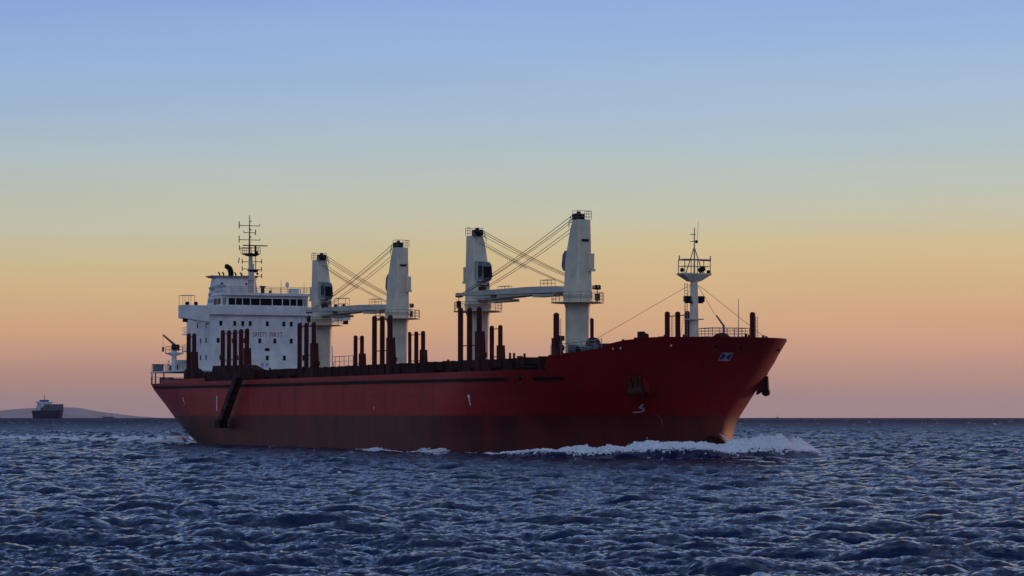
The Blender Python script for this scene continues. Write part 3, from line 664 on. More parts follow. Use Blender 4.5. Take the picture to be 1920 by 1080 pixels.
# radar mast on the wheelhouse roof
mm = MB(); mm.tube((13.7, .35, 20.46), (13.7, .3, 27.2), .62, .42, n=12); mm.tube((13.7, .2, 27.2), (13.7, .2, 28.9), .34, .28, n=10)
mm.tube((13.7, 1.0, 26.2), (13.7, 1.0, 28.6), .09, n=6)
mm.box(13.0, 14.4, -.75, 1.05, 24.72, 24.80)
mast = mm.build('radar_mast', mat('mast_paint', (.55, .50, .44), .5), ship)
p2 = MB(); frus(p2, 13.3, 14.1, 0, 1.1, 25.9, 13.1, 14.3, -.2, 1.4, 26.3); p2.build('mast_platform', 'dark', mast)
pf = MB(); frus(pf, 13.3, 14.1, -.2, 1.0, 28.35, 12.8, 14.6, -1.15, 1.55, 28.75)
pf.rail([(14.5, -1.1, 28.75), (14.5, 1.5, 28.75), (12.9, 1.5, 28.75), (12.9, -1.1, 28.75)], .9, .03, 2, .8, True)
pf.build('mast_platform', 'dark', mast)
MB().tube((13.7, 0, 28.7), (13.7, 0, 34.6), .17, .06, n=8).build('topmast', 'grey', mast)
yd = MB()
for z, y0, y1, e0, e1 in ((33.0, -1.65, 1.6, .6, .35), (31.95, -.95, .95, .3, .5), (30.85, -1.65, 1.65, .6, .3), (28.65 + .9, -1.6, 0, .45, 0), (27.5, -1.15, -.2, .4, 0), (27.55, .6, 1.95, 0, .4), (26.4, -1.15, .2, .4, 0), (26.35, .6, 1.95, 0, .4), (25.35, -1.15, 1.95, .4, .4)):
    yd.tube((13.7, y0, z), (13.7, y1, z), .06, n=6)
    for y, e in ((y0, e0), (y1, e1)):
        if e: yd.tube((13.7, y, z - (e if e > .35 else 0) * .75), (13.7, y, z + e), .09 if e > .35 else .05, n=6)
yd.tube((13.7, -1.75, 27.3), (13.7, -1.6, 28.1), .09, n=6)
for z in (29.6, 32.4, 33.7, 31.3): yd.blob((13.7, .2, z), .12, 6)
yd.build('yard', 'rail', mast)
MB().tube((14.0, .85, 28.75), (14.0, .85, 29.9), .16, n=8).box(13.85, 14.15, -1.15, 2.75, 29.9, 30.05).build('radar_scanner', 'dark', mast)
MB().blob((14.2, 1.1, 25.7), .2, 8).build('navigation_light', 'black', mast); MB().blob((14.1, 1.05, 28.95), .22, 8).build('navigation_light', 'black', mast)

# stern: raised poop deck on pillars, mooring deck beneath, gear above
pd = MB()
ys = [(-12.6, 3.9), (-13.3, 12), (-13.45, 23.5)]
pd.add([(x, s * abs(y), z) for z in (10.62, 10.84) for (y, x), s in ((ys[0], -1), (ys[1], -1), (ys[2], -1), (ys[2], 1), (ys[1], 1), (ys[0], 1))],
       [(5, 4, 3, 2, 1, 0), (6, 7, 8, 9, 10, 11)] + [(i, (i + 1) % 6, 6 + (i + 1) % 6, 6 + i) for i in range(6)])
poop = pd.build('poop_deck', 'white', ship)
for X, Y in ((4.2, -12.4), (6.4, -12.5), (4.1, 12.4), (12.5, -13.0), (4.1, -4), (4.1, 4), (12.5, 13.0)):
    MB().tube((X, Y, 8.9), (X, Y, 10.62), .10, n=8).build('deck_pillar', 'dark', poop)
MB().box(9, 24, -7.5, 7.5, 8.96, 10.6).build('mooring_deck_house', 'white', poop)
MB().tube((4.8, -9.3, 9.45), (4.8, -4.2, 9.45), .42, n=14).box(4.4, 5.4, -9.6, -9.35, 9, 9.95).box(4.4, 5.4, -4.1, -3.8, 9, 9.95).blob((5.2, -3.6, 9.9), .42, 8).build('mooring_winch', 'grey', ship)
MB().tube((9.5, -12.2, 9.45), (13.5, -12.2, 9.45), .4, n=12).box(9.2, 9.45, -12.7, -11.7, 9, 9.95).build('mooring_winch', 'grey', ship)
MB().rail([(3.7, -12.4, 9.0), (3.5, 12.4, 9.0)], 1.0, .03, 3, 1.8).build('stern_rail', 'rail', ship)
# bulwark panel abreast the poop
mb = MB(); mb.box(11.0, 11.2, -12.9, -12.7, 9, 9.8); 
xs = list(np.linspace(12, 36, 12))
for a, b in zip(xs[:-1], xs[1:]):
    A = [surf(a, 8.95, .0), surf(a, 8.95, -.12), (a, -half(a, 9) + .12, 9.45), (a, -half(a, 9), 9.45)]; B = [surf(b, 8.95, .0), surf(b, 8.95, -.12), (b, -half(b, 9) + .12, 9.45), (b, -half(b, 9), 9.45)]
    mb.add(A + B, [(0, 4, 7, 3), (3, 7, 6, 2), (2, 6, 5, 1)])
mb.build('bulwark', 'hull', hull)
# things on the poop deck
MB().box(4.2, 5.3, -12.3, -10.9, 10.84, 11.9).box(4.1, 5.4, -12.4, -10.8, 11.9, 12.02).build('locker', 'grey', poop)
MB().tube((5.6, -10.2, 10.84), (5.6, -10.2, 12.1), .3, .26, n=10).blob((5.6, -10.2, 12.4), .2, 8).build('ventilator', 'white', poop)
MB().tube((5.5, -9.6, 11.4), (8.5, -9.6, 11.4), .5, n=12).tube((6.5, -9.8, 11.9), (8.0, -9.2, 12.2), .12, n=6).build('rope_reel', 'dark', poop)
MB().rail([(4.1, -12.4, 10.84), (4.1, 12.4, 10.84)], 1.0, .03, 3, 1.8).rail([(4.1, -12.4, 10.84), (12, -13.1, 10.84), (23, -13.3, 10.84)], 1.0, .03, 3, 1.8).build('poop_rail', 'rail', poop)
MB().box(7.4, 9.3, -7.9, -5.6, 10.84, 14.0).box(6.8, 9.4, -8.3, -5.0, 13.9, 14.05).box(6.0, 8.6, -9.6, -8.2, 10.84, 12.6).build('engine_casing', 'white', poop)
# aft provision crane
pc = MB(); pc.tube((9.8, -10.6, 10.84), (9.8, -10.6, 14.1), .42, .36, n=12); pc.lathe((9.8, -10.6, 0), [(.5, 13.2), (1.45, 13.55), (1.45, 13.65), (.5, 13.7)], 14)
pcr = pc.build('provision_crane', 'white', ship)
MB().tube((9.8, -10.0, 14.4), (9.8, -12.35, 16.35), .22, .13, n=8).build('boom', mat('boom_tan', (.22, .12, .07), .6), pcr)
MB().box(9.3, 10.3, -10.9, -9.9, 14.0, 14.9).build('winch', 'black', pcr)
MB().tube((9.8, -12.35, 16.3), (9.8, -12.35, 14.4), .025, n=4).box(9.65, 9.95, -12.47, -12.23, 13.8, 14.5).build('hook', 'dark', pcr)
MB().rail([(9.8 + 1.4 * math.cos(i * math.pi / 4), -10.6 + 1.4 * math.sin(i * math.pi / 4), 13.65) for i in range(8)], .9, .03, 2, 1, True).build('crane_rail', 'rail', pcr)
# lifeboat in its davits, port side of the poop
lb = MB(); prof = [(.05, -3.2), (.8, -2.9), (1.15, -1.5), (1.2, 0), (1.15, 1.5), (.8, 2.9), (.05, 3.2)]
V = []; nn = 12
for r_, x in prof:
    for i in range(nn): a = 2 * math.pi * i / nn; V.append((15 + x, 11 + r_ * math.cos(a), 12.6 + r_ * .95 * math.sin(a)))
lb.add(V, [(k * nn + i, k * nn + (i + 1) % nn, (k + 1) * nn + (i + 1) % nn, (k + 1) * nn + i) for k in range(6) for i in range(nn)], True)
lb.build('lifeboat', 'orange', ship)
MB().tube((12.5, 12, 10.84), (12.5, 12, 14.6), .15, n=8).tube((17.5, 12, 10.84), (17.5, 12, 14.6), .15, n=8).tube((12.5, 12, 14.6), (12.5, 10.6, 14.9), .15, n=8).tube((17.5, 12, 14.6), (17.5, 10.6, 14.9), .15, n=8).build('davit', 'white', ship)
# railings and gear seen on the port side behind the aft crane
mb = MB(); mb.rail([(14.5, 12.9, 10.84), (24, 13.0, 10.84)], 2.3, .05, 3, 2.0)
mb.build('port_rail', 'rail', ship)
MB().blob((13.5, 11.9, 12.6), .7, 10, (1, 1, .7)).box(14.5, 15.5, 12, 13, 10.84, 12.3).build('winch_drum', 'dark', ship)
MB().box(25, 44, 12.4, 12.6, 10.6, 10.7).box(28, 29, 12.2, 12.8, 8.97, 11.0).build('pipe_rack', 'dark', ship)

# ------------------------------------------------------------------ forecastle
fm = MB(); fm.tube((157.7, .12, 10.36), (157.7, .1, 18.0), .54, .40, n=16); fm.box(157.1, 158.3, -.75, .9, 14.0, 14.12)
fmast = fm.build('foremast', 'cream', ship)
fp = MB(); frus(fp, 157.3, 158.1, -.5, .65, 17.95, 156.9, 158.5, -1.5, 1.7, 18.65); frus(fp, 156.9, 158.5, -1.5, 1.7, 18.65, 156.9, 158.5, -1.55, 1.75, 18.8)
fp.build('mast_platform', 'cream', fmast)
fr = MB(); fr.rail([(158.4, -1.35, 18.8), (158.4, 1.6, 18.8), (157.0, 1.6, 18.8), (157.0, -1.35, 18.8)], 1.4, .045, 2, 1.4, True)
fr.tube((157.7, -1.6, 20.15), (157.7, -.5, 20.15), .08, n=6).tube((157.7, .75, 20.15), (157.7, 2.0, 20.15), .08, n=6)
for y in (-1.6, 2.0): fr.tube((157.7, y, 20.05), (157.7, y, 20.6), .07, n=6)
for y in (-.85, 1.1): fr.tube((157.7, y, 18.8), (157.7, .12, 21.5), .055, n=6)
fr.tube((157.7, .12, 18.8), (157.7, .15, 23.5), .09, .05, n=6).tube((157.7, .3, 22.8), (157.7, -.35, 22.8), .04, n=5).tube((157.7, .3, 22.1), (157.7, -.35, 22.05), .04, n=5).tube((157.9, .35, 22.0), (157.9, .5, 24.2), .02, n=4)
fr.build('mast_frame', 'rail', fmast)
for p_, q in (((157.9, .28, 22.05), .18), ((157.9, -1.4, 19.1), .24), ((157.9, 1.65, 18.95), .22)): MB().blob(p_, q, 8).build('navigation_light', 'black', fmast)
MB().tube((157.9, .6, 19.05), (157.9, 1.15, 19.35), .28, n=8).build('horn', 'black', fmast)
MB().box(157.3, 158.1, -.95, -.5, 15.85, 16.45).box(157.3, 158.1, .6, 1.1, 15.85, 16.45).box(157.4, 158.0, -.85, 1.0, 15.72, 15.85).build('flood_light', 'black', fmast)
ladder(157.6, -.8, 10.4, 17.8, .3, 'y', 'ladder', 'rail', fmast)
w = MB()
for p_, q in (((157.7, -.4, 17.6), (141.5, -6.5, 10.7)), ((157.7, .6, 17.6), (164.5, 4.5, 12.1)), ((157.7, .55, 17.5), (161, .9, 14.2)), ((157.7, -.4, 17.6), (141.5, 6.5, 10.7))):
    w.tube(p_, q, .022, n=4)
w.build('stay_wire', 'wire', fmast)
# raised lookout rail, davit and whip aerials at the very bow
MB().rail([(160.2, .85, 12.0), (160.2, 5.15, 12.0), (157.0, 5.15, 12.0), (157.0, .85, 12.0)], 1.15, .035, 4, .8, True).box(156.9, 160.3, .8, 5.2, 11.9, 12.0).box(157.2, 157.5, 1, 1.3, 10.36, 11.9).box(159.6, 159.9, 4.7, 5, 10.36, 11.9).build('lookout_platform', 'rail', ship)
MB().tube((161, 1.75, 10.36), (161, 1.75, 13.3), .13, n=8).tube((161, 1.75, 13.3), (161, .9, 14.35), .11, .08, n=8).build('davit', 'grey', ship)
MB().tube((161, 3.45, 10.36), (161, 3.45, 16.1), .05, .03, n=6).build('jackstaff', 'grey', ship)
MB().lathe((161.5, 1.2, 10.36), [(.45, 0), (.45, 1.1), (1.0, 1.3), (.95, 1.75), (.6, 2.1), (.05, 2.25)], 18).build('mushroom_vent', 'red', ship)
MB().lathe((151.0, -8.2, 10.36), [(.4, 0), (.4, .9), (.8, 1.1), (.75, 1.5), (.45, 1.85), (.05, 1.95)], 16).build('mushroom_vent', 'red', ship)
MB().lathe((155.5, -5.4, 10.36), [(.3, 0), (.3, .8), (.55, 1.0), (.35, 1.4), (.05, 1.5)], 12).build('mushroom_vent', 'red', ship)
wl = MB(); wl.tube((157.0, -6.3, 11.5), (157.0, -2.2, 11.5), .65, n=16).box(156.2, 157.8, -5.4, -5.2, 10.36, 12.5).box(156.2, 157.8, -3.3, -3.1, 10.36, 12.3).tube((156.6, -5.0, 12.2), (156.6, -5.0, 12.6), .2, n=8).box(156.6, 157.4, -5.9, -5.4, 12.0, 12.75)
wl.build('anchor_windlass', 'deck', ship)
wl2 = MB(); wl2.tube((157.0, 2.2, 11.5), (157.0, 6.0, 11.5), .65, n=16).box(156.2, 157.8, 3.1, 3.3, 10.36, 12.2); wl2.build('anchor_windlass', 'deck', ship)
for X, Y, h_ in ((159.5, -7.6, 12.05), (160.5, -7.0, 12.2), (162.2, -5.6, 12.3), (164.6, -1.0, 12.35), (164.8, 2.2, 12.4), (163.0, 5.2, 12.35), (158.4, -8.4, 11.9)):
    MB().tube((X, Y, 10.36), (X, Y, h_), .14, n=8).tube((X, Y + .35, 10.36), (X, Y + .35, h_ - .1), .14, n=8).box(X - .2, X + .2, Y - .2, Y + .55, 10.36, 10.6).build('mooring_bollard', 'red', ship)
# open rail and grey machinery by the break of the forecastle, starboard and port
for sd_ in (-1, 1):
    pts = [(x, sd_ * (half(x, 10.6) - .25), top(x) - .02) for x in (149.2, 151, 153, 155, 156.8)]
    MB().rail(pts, 1.0, .04, 3, 1.1).build('forecastle_rail', 'rail', ship)
    MB().box(150.6, 154.6, min(sd_ * 7, sd_ * 9.5), max(sd_ * 7, sd_ * 9.5), 10.36, 11.3).tube((151, sd_ * 10.3, 10.9), (154.5, sd_ * 9.9, 10.9), .42, n=12).box(150.5, 150.8, min(sd_ * 9.8, sd_ * 10.9), max(sd_ * 9.8, sd_ * 10.9), 10.36, 11.5).box(154.6, 154.9, min(sd_ * 9.2, sd_ * 10.2), max(sd_ * 9.2, sd_ * 10.2), 10.36, 11.5).build('mooring_winch', 'grey', ship)
    MB().blob((149.8, sd_ * 11.2, 11.2), .32, 8).blob((153.2, sd_ * 11.0, 11.0), .3, 8).box(155.6, 157.2, min(sd_ * 8.8, sd_ * 9.8), max(sd_ * 8.8, sd_ * 9.8), 10.36, 11.5).build('deck_fitting', 'dark', ship)

# ------------------------------------------------------------------ far ships, boat, bird
RE = 6.371e6
def drop(x, y): return -(x * x + y * y) / (2 * RE)
def place(px, dist):
    x = (px - 960) / 5020 * dist; return (x, dist, drop(x, dist))
c2 = empty('container_ship', place(92, 3950), R(-64)); tag(c2, 'distant container ship with dark blue bow in front of the low hills', 'container ship')
mb = MB(); rows = []
for z, b, xe in ((-1, 8, 50), (1, 9, 52), (9, 11, 56), (12, 11.5, 58)):
    r = [(-60, -b * .7, z), (-50, -b, z), (30, -b, z), (46, -b * .75, z), (xe - 3, -b * .28, z), (xe, 0, z)]; r += [(x, -y, zz) for x, y, zz in r[-2::-1]]; rows.append(r)
n = len(rows[0]); mb.add([p for r in rows for p in r], [(k * n + i, k * n + (i + 1) % n, (k + 1) * n + (i + 1) % n, (k + 1) * n + i) for k in range(3) for i in range(n)] + [tuple(3 * n + i for i in range(n))])
mb.build('hull', mat('far_hull_blue', (.008, .018, .075), .8, spec=.1), c2)
cols = [mat('container_' + nme, c, .6) for nme, c in (('red', (.10, .03, .03)), ('grey', (.10, .10, .12)), ('green', (.025, .055, .055)), ('blue', (.03, .04, .10)))]
for i, x in enumerate(np.arange(-8, 36, 7)):
    for j in range(4):
        h_ = (3 if (i + j) % 3 else 4) if i > 1 else 2
        MB().box(x, x + 6.6, -10 + j * 5.1, -10 + j * 5.1 + 4.9, 12, 12 + h_ * 2.3).build('container_stack', cols[(i * 3 + j * 2) % 4], c2)
MB().box(36, 42, -10, 10, 12, 20).build('breakwater', cols[1], c2)
dh = MB().box(-28, -16, -9, 9, 12, 23.5).box(-29, -18, -12, 12, 23.5, 25).build('deckhouse', mat('far_white', (.6, .62, .72), .6), c2)
MB().box(-28, -19, -6, 6, 25, 27.6).build('bridge', cols[3], dh)
MB().box(-44, -38, -4, 4, 12, 19.5).build('funnel', cols[3], c2)
MB().tube((-23, 0, 27), (-23, 0, 35), .8, .5, n=6).build('mast', 'grey', c2)
MB().box(-56, -54, -2, 2, 12, 19).build('mast', 'grey', c2)

def far_ship(px, dist, L_, h_, rz, label, cat, colr, nm):
    e = empty(nm, place(px, dist), rz); tag(e, label, cat)
    mb = MB(); mb.prism([(-L_ / 2, 0), (L_ / 2 - 4, 0), (L_ / 2, h_ * .35), (-L_ / 2, h_ * .3)], 'y', -5, 5); mb.build('hull', colr, e)
    MB().box(-L_ * .42, -L_ * .28, -4, 4, h_ * .3, h_ * .8).build('deckhouse', mat('pale_' + nm, (.4, .4, .45), .7), e)
    MB().tube((-L_ * .3, 0, h_ * .8), (-L_ * .3, 0, h_ * 1.15), .4, n=5).tube((L_ * .2, 0, h_ * .3), (L_ * .2, 0, h_ * .75), .3, n=5).build('mast', 'grey', e)
far_ship(204, 6500, 30, 11, R(170), 'small faint ship on the horizon between the container ship and the red stern', 'ship', mat('far_dark', (.05, .05, .07), .7), 'small_ship')
e = empty('sailing_boat', place(1457, 6300), R(30)); tag(e, 'tiny dark sailing boat on the horizon ahead of the red bow', 'sailing boat')
MB().prism([(-4, 0), (4, 0), (5, 1.2), (-4.2, 1.2)], 'y', -1.2, 1.2).build('hull', 'dark', e)
MB().prism([(-2.5, 1.8), (1.4, 1.8), (.6, 6.2)], 'y', -.06, .06).build('sail', mat('sail_cloth', (.20, .20, .24), .8), e)
MB().tube((.8, 0, 1.2), (.8, 0, 6.4), .08, n=5).build('mast', 'dark', e)
g = empty('seagull', (46.6, 258, 3.3), R(40)); tag(g, 'small white gull skimming low over the open sea', 'bird')
g.parent = None
gb = MB(); V = []; nn = 10
for x, r_ in ((-.30, .01), (-.22, .05), (-.05, .085), (.10, .075), (.18, .045), (.24, .05), (.29, .03), (.34, .006)):
    for i in range(nn): a = 2 * math.pi * i / nn; V.append((x, r_ * math.cos(a), r_ * math.sin(a) + (x > .15) * .02))
gb.add(V, [(k * nn + i, k * nn + (i + 1) % nn, (k + 1) * nn + (i + 1) % nn, (k + 1) * nn + i) for k in range(7) for i in range(nn)], True)
for s in (-1, 1):
    gb.add([(.10, s * .05, .03), (-.08, s * .05, .03), (.12, s * .32, .16), (-.04, s * .32, .16), (-.02, s * .62, .10), (-.08, s * .60, .10),
            (.10, s * .05, .05), (-.08, s * .05, .045), (.12, s * .32, .18), (-.04, s * .32, .175), (-.02, s * .62, .11), (-.08, s * .60, .11)],
           [(0, 1, 3, 2), (2, 3, 5, 4), (6, 8, 9, 7), (8, 10, 11, 9), (0, 2, 8, 6), (2, 4, 10, 8), (1, 7, 9, 3), (3, 9, 11, 5)])
gm = gb.build('body', mat('gull_white', (.75, .75, .78), .8), g)

# far hills under the haze, some of its pale blue put into their colour
mb = MB(); xs = np.linspace(-18000, -200, 220); D = 40000
def hill(x):
    px = 960 + 5020 * x / D
    y = float(np.interp(px, [-1200, -700, -300, -60, 0, 35, 70, 100, 125, 148, 165, 185, 205, 230, 262, 300, 420], [774, 766, 772, 767, 770, 766, 765, 763.5, 764, 764.5, 767.5, 771, 774, 777, 781, 784, 790]))
    return (778 - y) / 5020 * D + 126 + EYE
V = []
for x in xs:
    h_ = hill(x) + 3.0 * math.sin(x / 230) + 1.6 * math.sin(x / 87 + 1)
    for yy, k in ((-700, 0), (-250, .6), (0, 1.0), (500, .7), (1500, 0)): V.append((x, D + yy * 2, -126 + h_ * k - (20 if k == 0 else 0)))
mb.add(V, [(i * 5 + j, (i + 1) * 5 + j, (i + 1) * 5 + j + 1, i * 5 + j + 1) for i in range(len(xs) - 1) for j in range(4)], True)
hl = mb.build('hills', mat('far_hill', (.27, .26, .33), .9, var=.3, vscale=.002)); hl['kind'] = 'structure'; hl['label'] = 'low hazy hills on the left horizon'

# ------------------------------------------------------------------ the sea
G = 9.81
def tile(Nn, Lt, lo, hi, rms, wind, peak, spread, seed, chop, slope=-4.0):
    r = np.random.default_rng(seed)
    k = 2 * np.pi * np.fft.fftfreq(Nn, Lt / Nn); kx, ky = np.meshgrid(k, k, indexing='ij'); kk = np.hypot(kx, ky); kk[0, 0] = 1
    kp = 2 * np.pi / peak
    S = kk ** slope * np.exp(-1.25 * (kp / kk) ** 2)
    cosw = (kx * math.cos(wind) + ky * math.sin(wind)) / kk
    S *= (np.abs(cosw) ** spread) * np.where(cosw < 0, .18, 1) + .06
    lam = 2 * np.pi / kk
    S *= (lam > lo) & (lam < hi)
    S[0, 0] = 0
    A = np.sqrt(S) * (r.normal(size=S.shape) + 1j * r.normal(size=S.shape))
    h = np.fft.ifft2(A).real; s = rms / h.std(); A *= s
    h *= s
    dx = np.fft.ifft2(-1j * kx / kk * A).real * chop; dy = np.fft.ifft2(-1j * ky / kk * A).real * chop
    return [a.astype(np.float32) for a in (h, dx, dy)] + [Nn, Lt]
def samp(T, x, y, ang=0):
    h, dx, dy, Nn, Lt = T
    c, s = math.cos(ang), math.sin(ang); u = (x * c + y * s) / Lt * Nn; v = (-x * s + y * c) / Lt * Nn
    iu = np.floor(u); iv = np.floor(v); fu = (u - iu).astype(np.float32); fv = (v - iv).astype(np.float32)
    i0 = iu.astype(np.int64) % Nn; j0 = iv.astype(np.int64) % Nn; i1 = (i0 + 1) % Nn; j1 = (j0 + 1) % Nn
    w = ((1 - fu) * (1 - fv), fu * (1 - fv), (1 - fu) * fv, fu * fv)
    o = [a[i0, j0] * w[0] + a[i1, j0] * w[1] + a[i0, j1] * w[2] + a[i1, j1] * w[3] for a in (h, dx, dy)]
    return o[0], o[1] * c - o[2] * s, o[1] * s + o[2] * c
WIND = R(-118)
TA = tile(1024, 173.0, 1.4, 60, .148, WIND, 6.5, 2, 3, 1.3, -3.95)
TB = tile(1024, 23.0, .12, 1.5, .030, WIND, 1.2, 1, 5, .9, -3.6)
def sea_height(x, y, far=None):
    """x,y flat arrays -> displaced x,y,z and foam amount"""
    d = np.hypot(x, y)
    h, ax, ay = samp(TA, x, y, .0); hb, bx_, by_ = samp(TB, x, y, .5)
    # gusts: patches of rougher and smoother water
    g_ = .5 + .5 * np.sin(x * .021 + 1.3 * np.sin(y * .011)) * np.sin(y * .017 + 2 + .8 * np.sin(x * .013))
    kb = np.clip(1.4 - d / 1500, .0, 1) * (.75 + .5 * g_)
    ka = .85 + .3 * g_
    # ship-local coordinates
    c, s = math.cos(TH), math.sin(TH)
    X = (x - ORG[0]) * c - (y - ORG[1]) * s; Y = (x - ORG[0]) * s + (y - ORG[1]) * c
    foam = np.zeros_like(x)
    z = np.zeros_like(x)
    aY = np.abs(Y)
    # bow wave crest, a parabola in front of the bulb
    Xr = 166.3 - .035 * Y * Y
    sl_ = .07 * aY; e = (Xr - X) / np.sqrt(1 + sl_ ** 2)
    port = Y > 0
    amp = np.where(port, np.interp(aY, [0, 5, 12, 17, 24], [.9, 1.15, .55, .25, 0]), np.interp(aY, [0, 6, 14, 20, 28], [.9, .95, .55, .35, 0]))
    crest = np.where(e < 0, np.exp(-(e / 2.3) ** 2), np.exp(-(e / 3.2) ** 2)) * amp
    trough = -.5 * np.exp(-((e + 6.5) / 3.6) ** 2) * np.clip(amp / .8, 0, 1)
    z += crest + trough
    near = np.exp(-((e + 4) / 6) ** 2) * np.clip(amp, 0, 1)
    n1, _, _ = samp(TA, X * 1.7 + 31, Y * 1.7, 1.1); n2, _, _ = samp(TB, X * 1.3, Y * 1.3, .3)
    nn_ = n1 / .140 * .5 + n2 / .030 * .5
    fb = np.clip(1.15 - np.abs(e - .75) / 1.25 + .35 * nn_, 0, 1) * np.clip(amp * 3.2, 0, 1)
    foam = np.maximum(foam, fb)
    z += np.clip(fb, 0, 1) * np.clip(nn_ * .10 + .10, -.1, .5) * np.clip(amp * 1.4, 0, 1)
    # breaking strip along the midship side
    strip_ = np.exp(-((Y + 17.6 - .25 * np.sin(X * .35)) / 1.0) ** 2) * np.clip((X - 106) / 4, 0, 1) * np.clip((138 - X) / 5, 0, 1) * np.clip(.8 + .35 * np.sin(X * .33 + 2), 0, 1)
    z += .16 * strip_; foam = np.maximum(foam, np.clip(strip_ * 2.2 - .6 + .5 * nn_, 0, 1))
    st2 = np.exp(-((Y + 15.6) / .8) ** 2) * np.clip((X - 44) / 10, 0, 1) * np.clip((100 - X) / 10, 0, 1) * np.clip(np.sin(X * .21) * 1.4 - .2, 0, 1)
    foam = np.maximum(foam, np.clip(st2 * 1.0 - .45 + .3 * nn_, 0, .7))
    # churned wake behind the stern
    wk = np.clip((16 - X) / 12, 0, 1) * np.clip((aY < 9 + .12 * np.maximum(0, 12 - X)) * 1.0, 0, 1) * np.exp(np.minimum(0, (X - 10)) / 160)
    n3, _, _ = samp(TA, X * .45 + 9, Y * 1.6, 0); n3 = n3 / .140
    foam = np.maximum(foam, np.clip(wk * (.92 + .5 * n3 + .2 * nn_) - .1, 0, 1)); z += wk * .18 * n1 / .140
    wd = np.exp(-((aY - 9 - .22 * np.maximum(0, 12 - X)) / 3.2) ** 2) * np.clip((14 - X) / 8, 0, 1) * np.exp(np.minimum(0, X) / 130)
    foam = np.maximum(foam, np.clip(wd * (1.35 + .5 * n3 + .2 * nn_) - .1, 0, 1)); z += wd * .5
    # small whitecaps where steep crests fold
    cap = np.clip((h / .140 - 2.35) * .9 + .25 * n2 / .030, 0, 1) * (g_ > .25)
    far_k = np.clip(d / 350, .35, 1.2)
    foam = np.maximum(foam, np.clip(cap * far_k, 0, .8) * .8)
    inside = (X > 14) & (X < 161) & (aY < 13)
    calm = 1 - .75 * near
    z += h * ka * calm * np.where(inside, .3, 1) + hb * kb * calm
    # a few bigger wave heads among the chop
    for x0, y0, w_, l_, a_ in ((13.2, 80, 2.3, 1.0, .40), (-9.0, 104, 2.4, 1.2, .32), (1.8, 91, 3.2, 1.1, .24), (-3.0, 88, 2.0, .9, .2), (-16.5, 118, 3.0, 1.4, .3), (20, 140, 3.5, 1.6, .3), (27, 190, 4, 2, .3)):
        q_ = (y - y0) - .12 * (x - x0); z += a_ * np.exp(-((x - x0) / w_) ** 2 - (q_ / np.where(q_ < 0, l_ * .8, l_ * 1.5)) ** 2)
    return x + ax * ka * calm + bx_ * kb, y + ay * ka * calm + by_ * kb, z + drop(x, y), foam.astype(np.float32)
rad = [0.5, 4, 9, 15, 20, 25, 30]; d_ = 30.
while d_ < 64: d_ += .35; rad.append(d_)
while d_ < 9000:
    d_ += max(.11, .11 * (d_ / 68) ** 1.28); rad.append(d_)
while d_ < 30000: d_ *= 1.06; rad.append(d_)
rad = np.array(rad)
core = np.linspace(-13.5, 13.5, 900)
side = 13.5 + np.cumsum(np.concatenate([np.linspace(.04, 1.0, 40), np.full(400, 3.0)])); side = side[side < 177]
az_ = np.radians(np.concatenate([-side[::-1], core, side, [180.0]]))
Rg, Ag = np.meshgrid(rad, az_, indexing='ij'); nr, na = Rg.shape
x = (Rg * np.sin(Ag)).ravel(); y = (Rg * np.cos(Ag)).ravel()
px_, py_, pz_, fo = sea_height(x, y)
co = np.empty((nr * na, 3), np.float32); co[:, 0] = px_; co[:, 1] = py_; co[:, 2] = pz_
idx = np.arange(nr * na).reshape(nr, na); nxt = np.roll(idx, -1, axis=1)
q = np.stack([idx[:-1], idx[1:], nxt[1:], nxt[:-1]], axis=-1).reshape(-1, 4)
me = bpy.data.meshes.new('sea'); me.vertices.add(len(co)); me.vertices.foreach_set('co', co.ravel())
me.loops.add(q.size); me.loops.foreach_set('vertex_index', q.ravel().astype(np.int32))
me.polygons.add(len(q)); me.polygons.foreach_set('loop_start', np.arange(0, q.size, 4, dtype=np.int32)); me.polygons.foreach_set('loop_total', np.full(len(q), 4, np.int32))
me.update(calc_edges=True); me.polygons.foreach_set('use_smooth', np.ones(len(q), bool))
at = me.attributes.new('foam', 'FLOAT', 'POINT'); at.data.foreach_set('value', fo)
sea = bpy.data.objects.new('sea', me); scene.collection.objects.link(sea); sea['kind'] = 'structure'; sea['label'] = 'dark blue choppy sea'
print('sea verts', len(co), nr, na)

